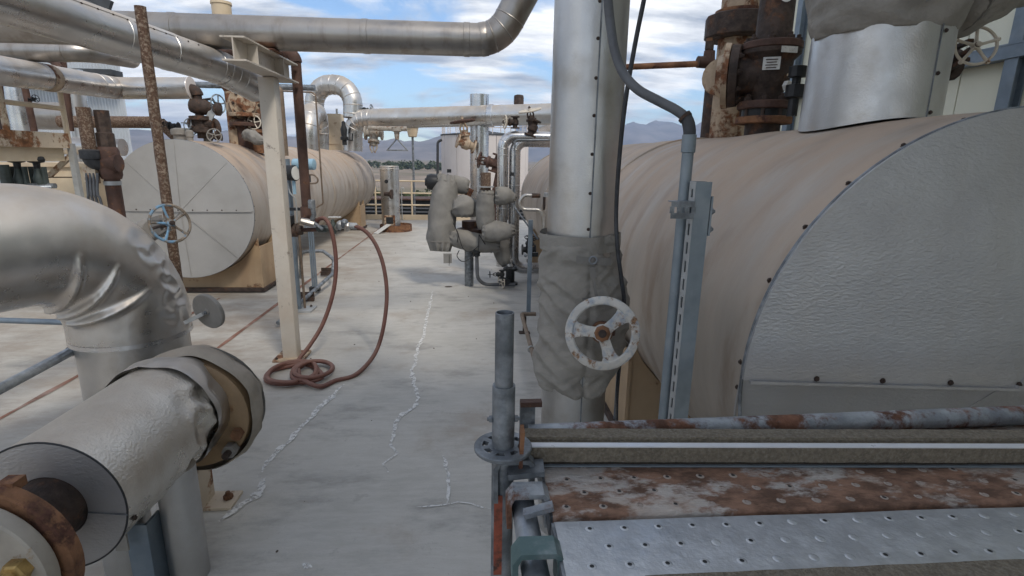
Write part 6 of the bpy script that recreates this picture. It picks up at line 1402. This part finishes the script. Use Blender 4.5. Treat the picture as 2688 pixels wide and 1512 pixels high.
p3 = plank('rusty steel plank farthest back, mostly hidden behind the foam board strip', 1.093, 1.185, 'plank_rust', 2.7, 2, .072, (), 'galv')
tag(MB().tube(resample([(0.127, 1.110, 1.276), (0.687, 1.130, 1.276), (1.818, 1.174, 1.276)], .1), .0245, 24).build('scaffold_tube', 'galv_rust', loc=(.13, 1.15, 1.262)), 'rust patched scaffold tube along the back of the scaffold deck', 'scaffold tube')
# foam board strip lying along the planks
tb_ = thing('foam_strip', 'brown foam board strip with white metal edge lying along the planks', 'board', (1.2, 1.0, 1.255))
a0, a1 = V((.112, 1.020, 1.2515)), V((2.6, .905, 1.2515)); dv = (a1 - a0).normalized(); nv = V((-dv.y, dv.x, 0))
def strip(o0, o1, z0, z1, name, m_, jit=0):
    m = MB(); k = 90; vs = []; fs = []
    for i in range(k + 1):
        p = a0.lerp(a1, i / k)
        for (o, zz) in ((o0, z0), (o1, z0), (o1, z1), (o0, z1)):
            jj = jit * noise.noise((i * 1.7, o * 90, zz * 40)); vs.append(p + nv * (o + jj) + up * (zz + jj * .7))
    for i in range(k):
        for j in range(4): fs.append((i * 4 + j, i * 4 + (j + 1) % 4, (i + 1) * 4 + (j + 1) % 4, (i + 1) * 4 + j))
    fs += [(0, 1, 2, 3), tuple(k * 4 + j for j in (3, 2, 1, 0))]; m.add(vs, fs); return m.build(name, m_, tb_)
strip(-.004, .060, .000, .0035, 'bottom_flange', 'strut_galv')
strip(.002, .060, .0036, .010, 'shadow_gap', 'gap_shadow', .0015)  # near-black strip paints the shadow in the gap under the foam
strip(.000, .026, .0101, .046, 'front_foam', 'board', .0012)
strip(-.002, .0135, .0465, .0495, 'white_edge', 'white_strip')
strip(.0270, .066, .0101, .055, 'back_foam', 'board', .0012)
bp = thing('brown_board', 'rough brown board laid over the near edge of the galvanised plank', 'board', (1.4, .55, 1.25))
m = MB(); k = 80; vs = []; fs = []
for i in range(k + 1):
    x = .27 + 2.3 * i / k
    e = .686 + .008 * i / k + .0025 * noise.noise((x * 25, 0, 0))
    for (y, zz) in ((e, 1.254), (e + .001, 1.264), (.30, 1.264), (.30, 1.254)): vs.append((x, y, zz))
for i in range(k):
    for j in range(4): fs.append((i * 4 + j, i * 4 + (j + 1) % 4, (i + 1) * 4 + (j + 1) % 4, (i + 1) * 4 + j))
fs += [(0, 1, 2, 3), tuple(k * 4 + j for j in (3, 2, 1, 0))]
m.add(vs, fs).build('sheet', 'board', bp)

# ================================================================== UNSEEN CANOPY ADDED ABOVE THE FRAME TO SHADE THE FOREGROUND, AND AIR
struct(MB().box((2.6, -3.8, 5.0), (5.2, 9.2, .12)).build('added_shade_canopy', 'roof_dark'))
hz = MB().box((0, 2450, 196), (11000, 5700, 406)).build('haze', 'black'); struct(hz, 'stuff')
hm = bpy.data.materials.new('haze_air'); hm.use_nodes = True; t = hm.node_tree; t.nodes.clear()
ho = t.nodes.new('ShaderNodeOutputMaterial'); pv = t.nodes.new('ShaderNodeVolumePrincipled')
pv.inputs['Color'].default_value = (0.50, 0.69, 1.0, 1); pv.inputs['Density'].default_value = 0.00019; pv.inputs['Anisotropy'].default_value = 0.2
t.links.new(pv.outputs[0], ho.inputs['Volume']); hz.data.materials.clear(); hz.data.materials.append(hm)
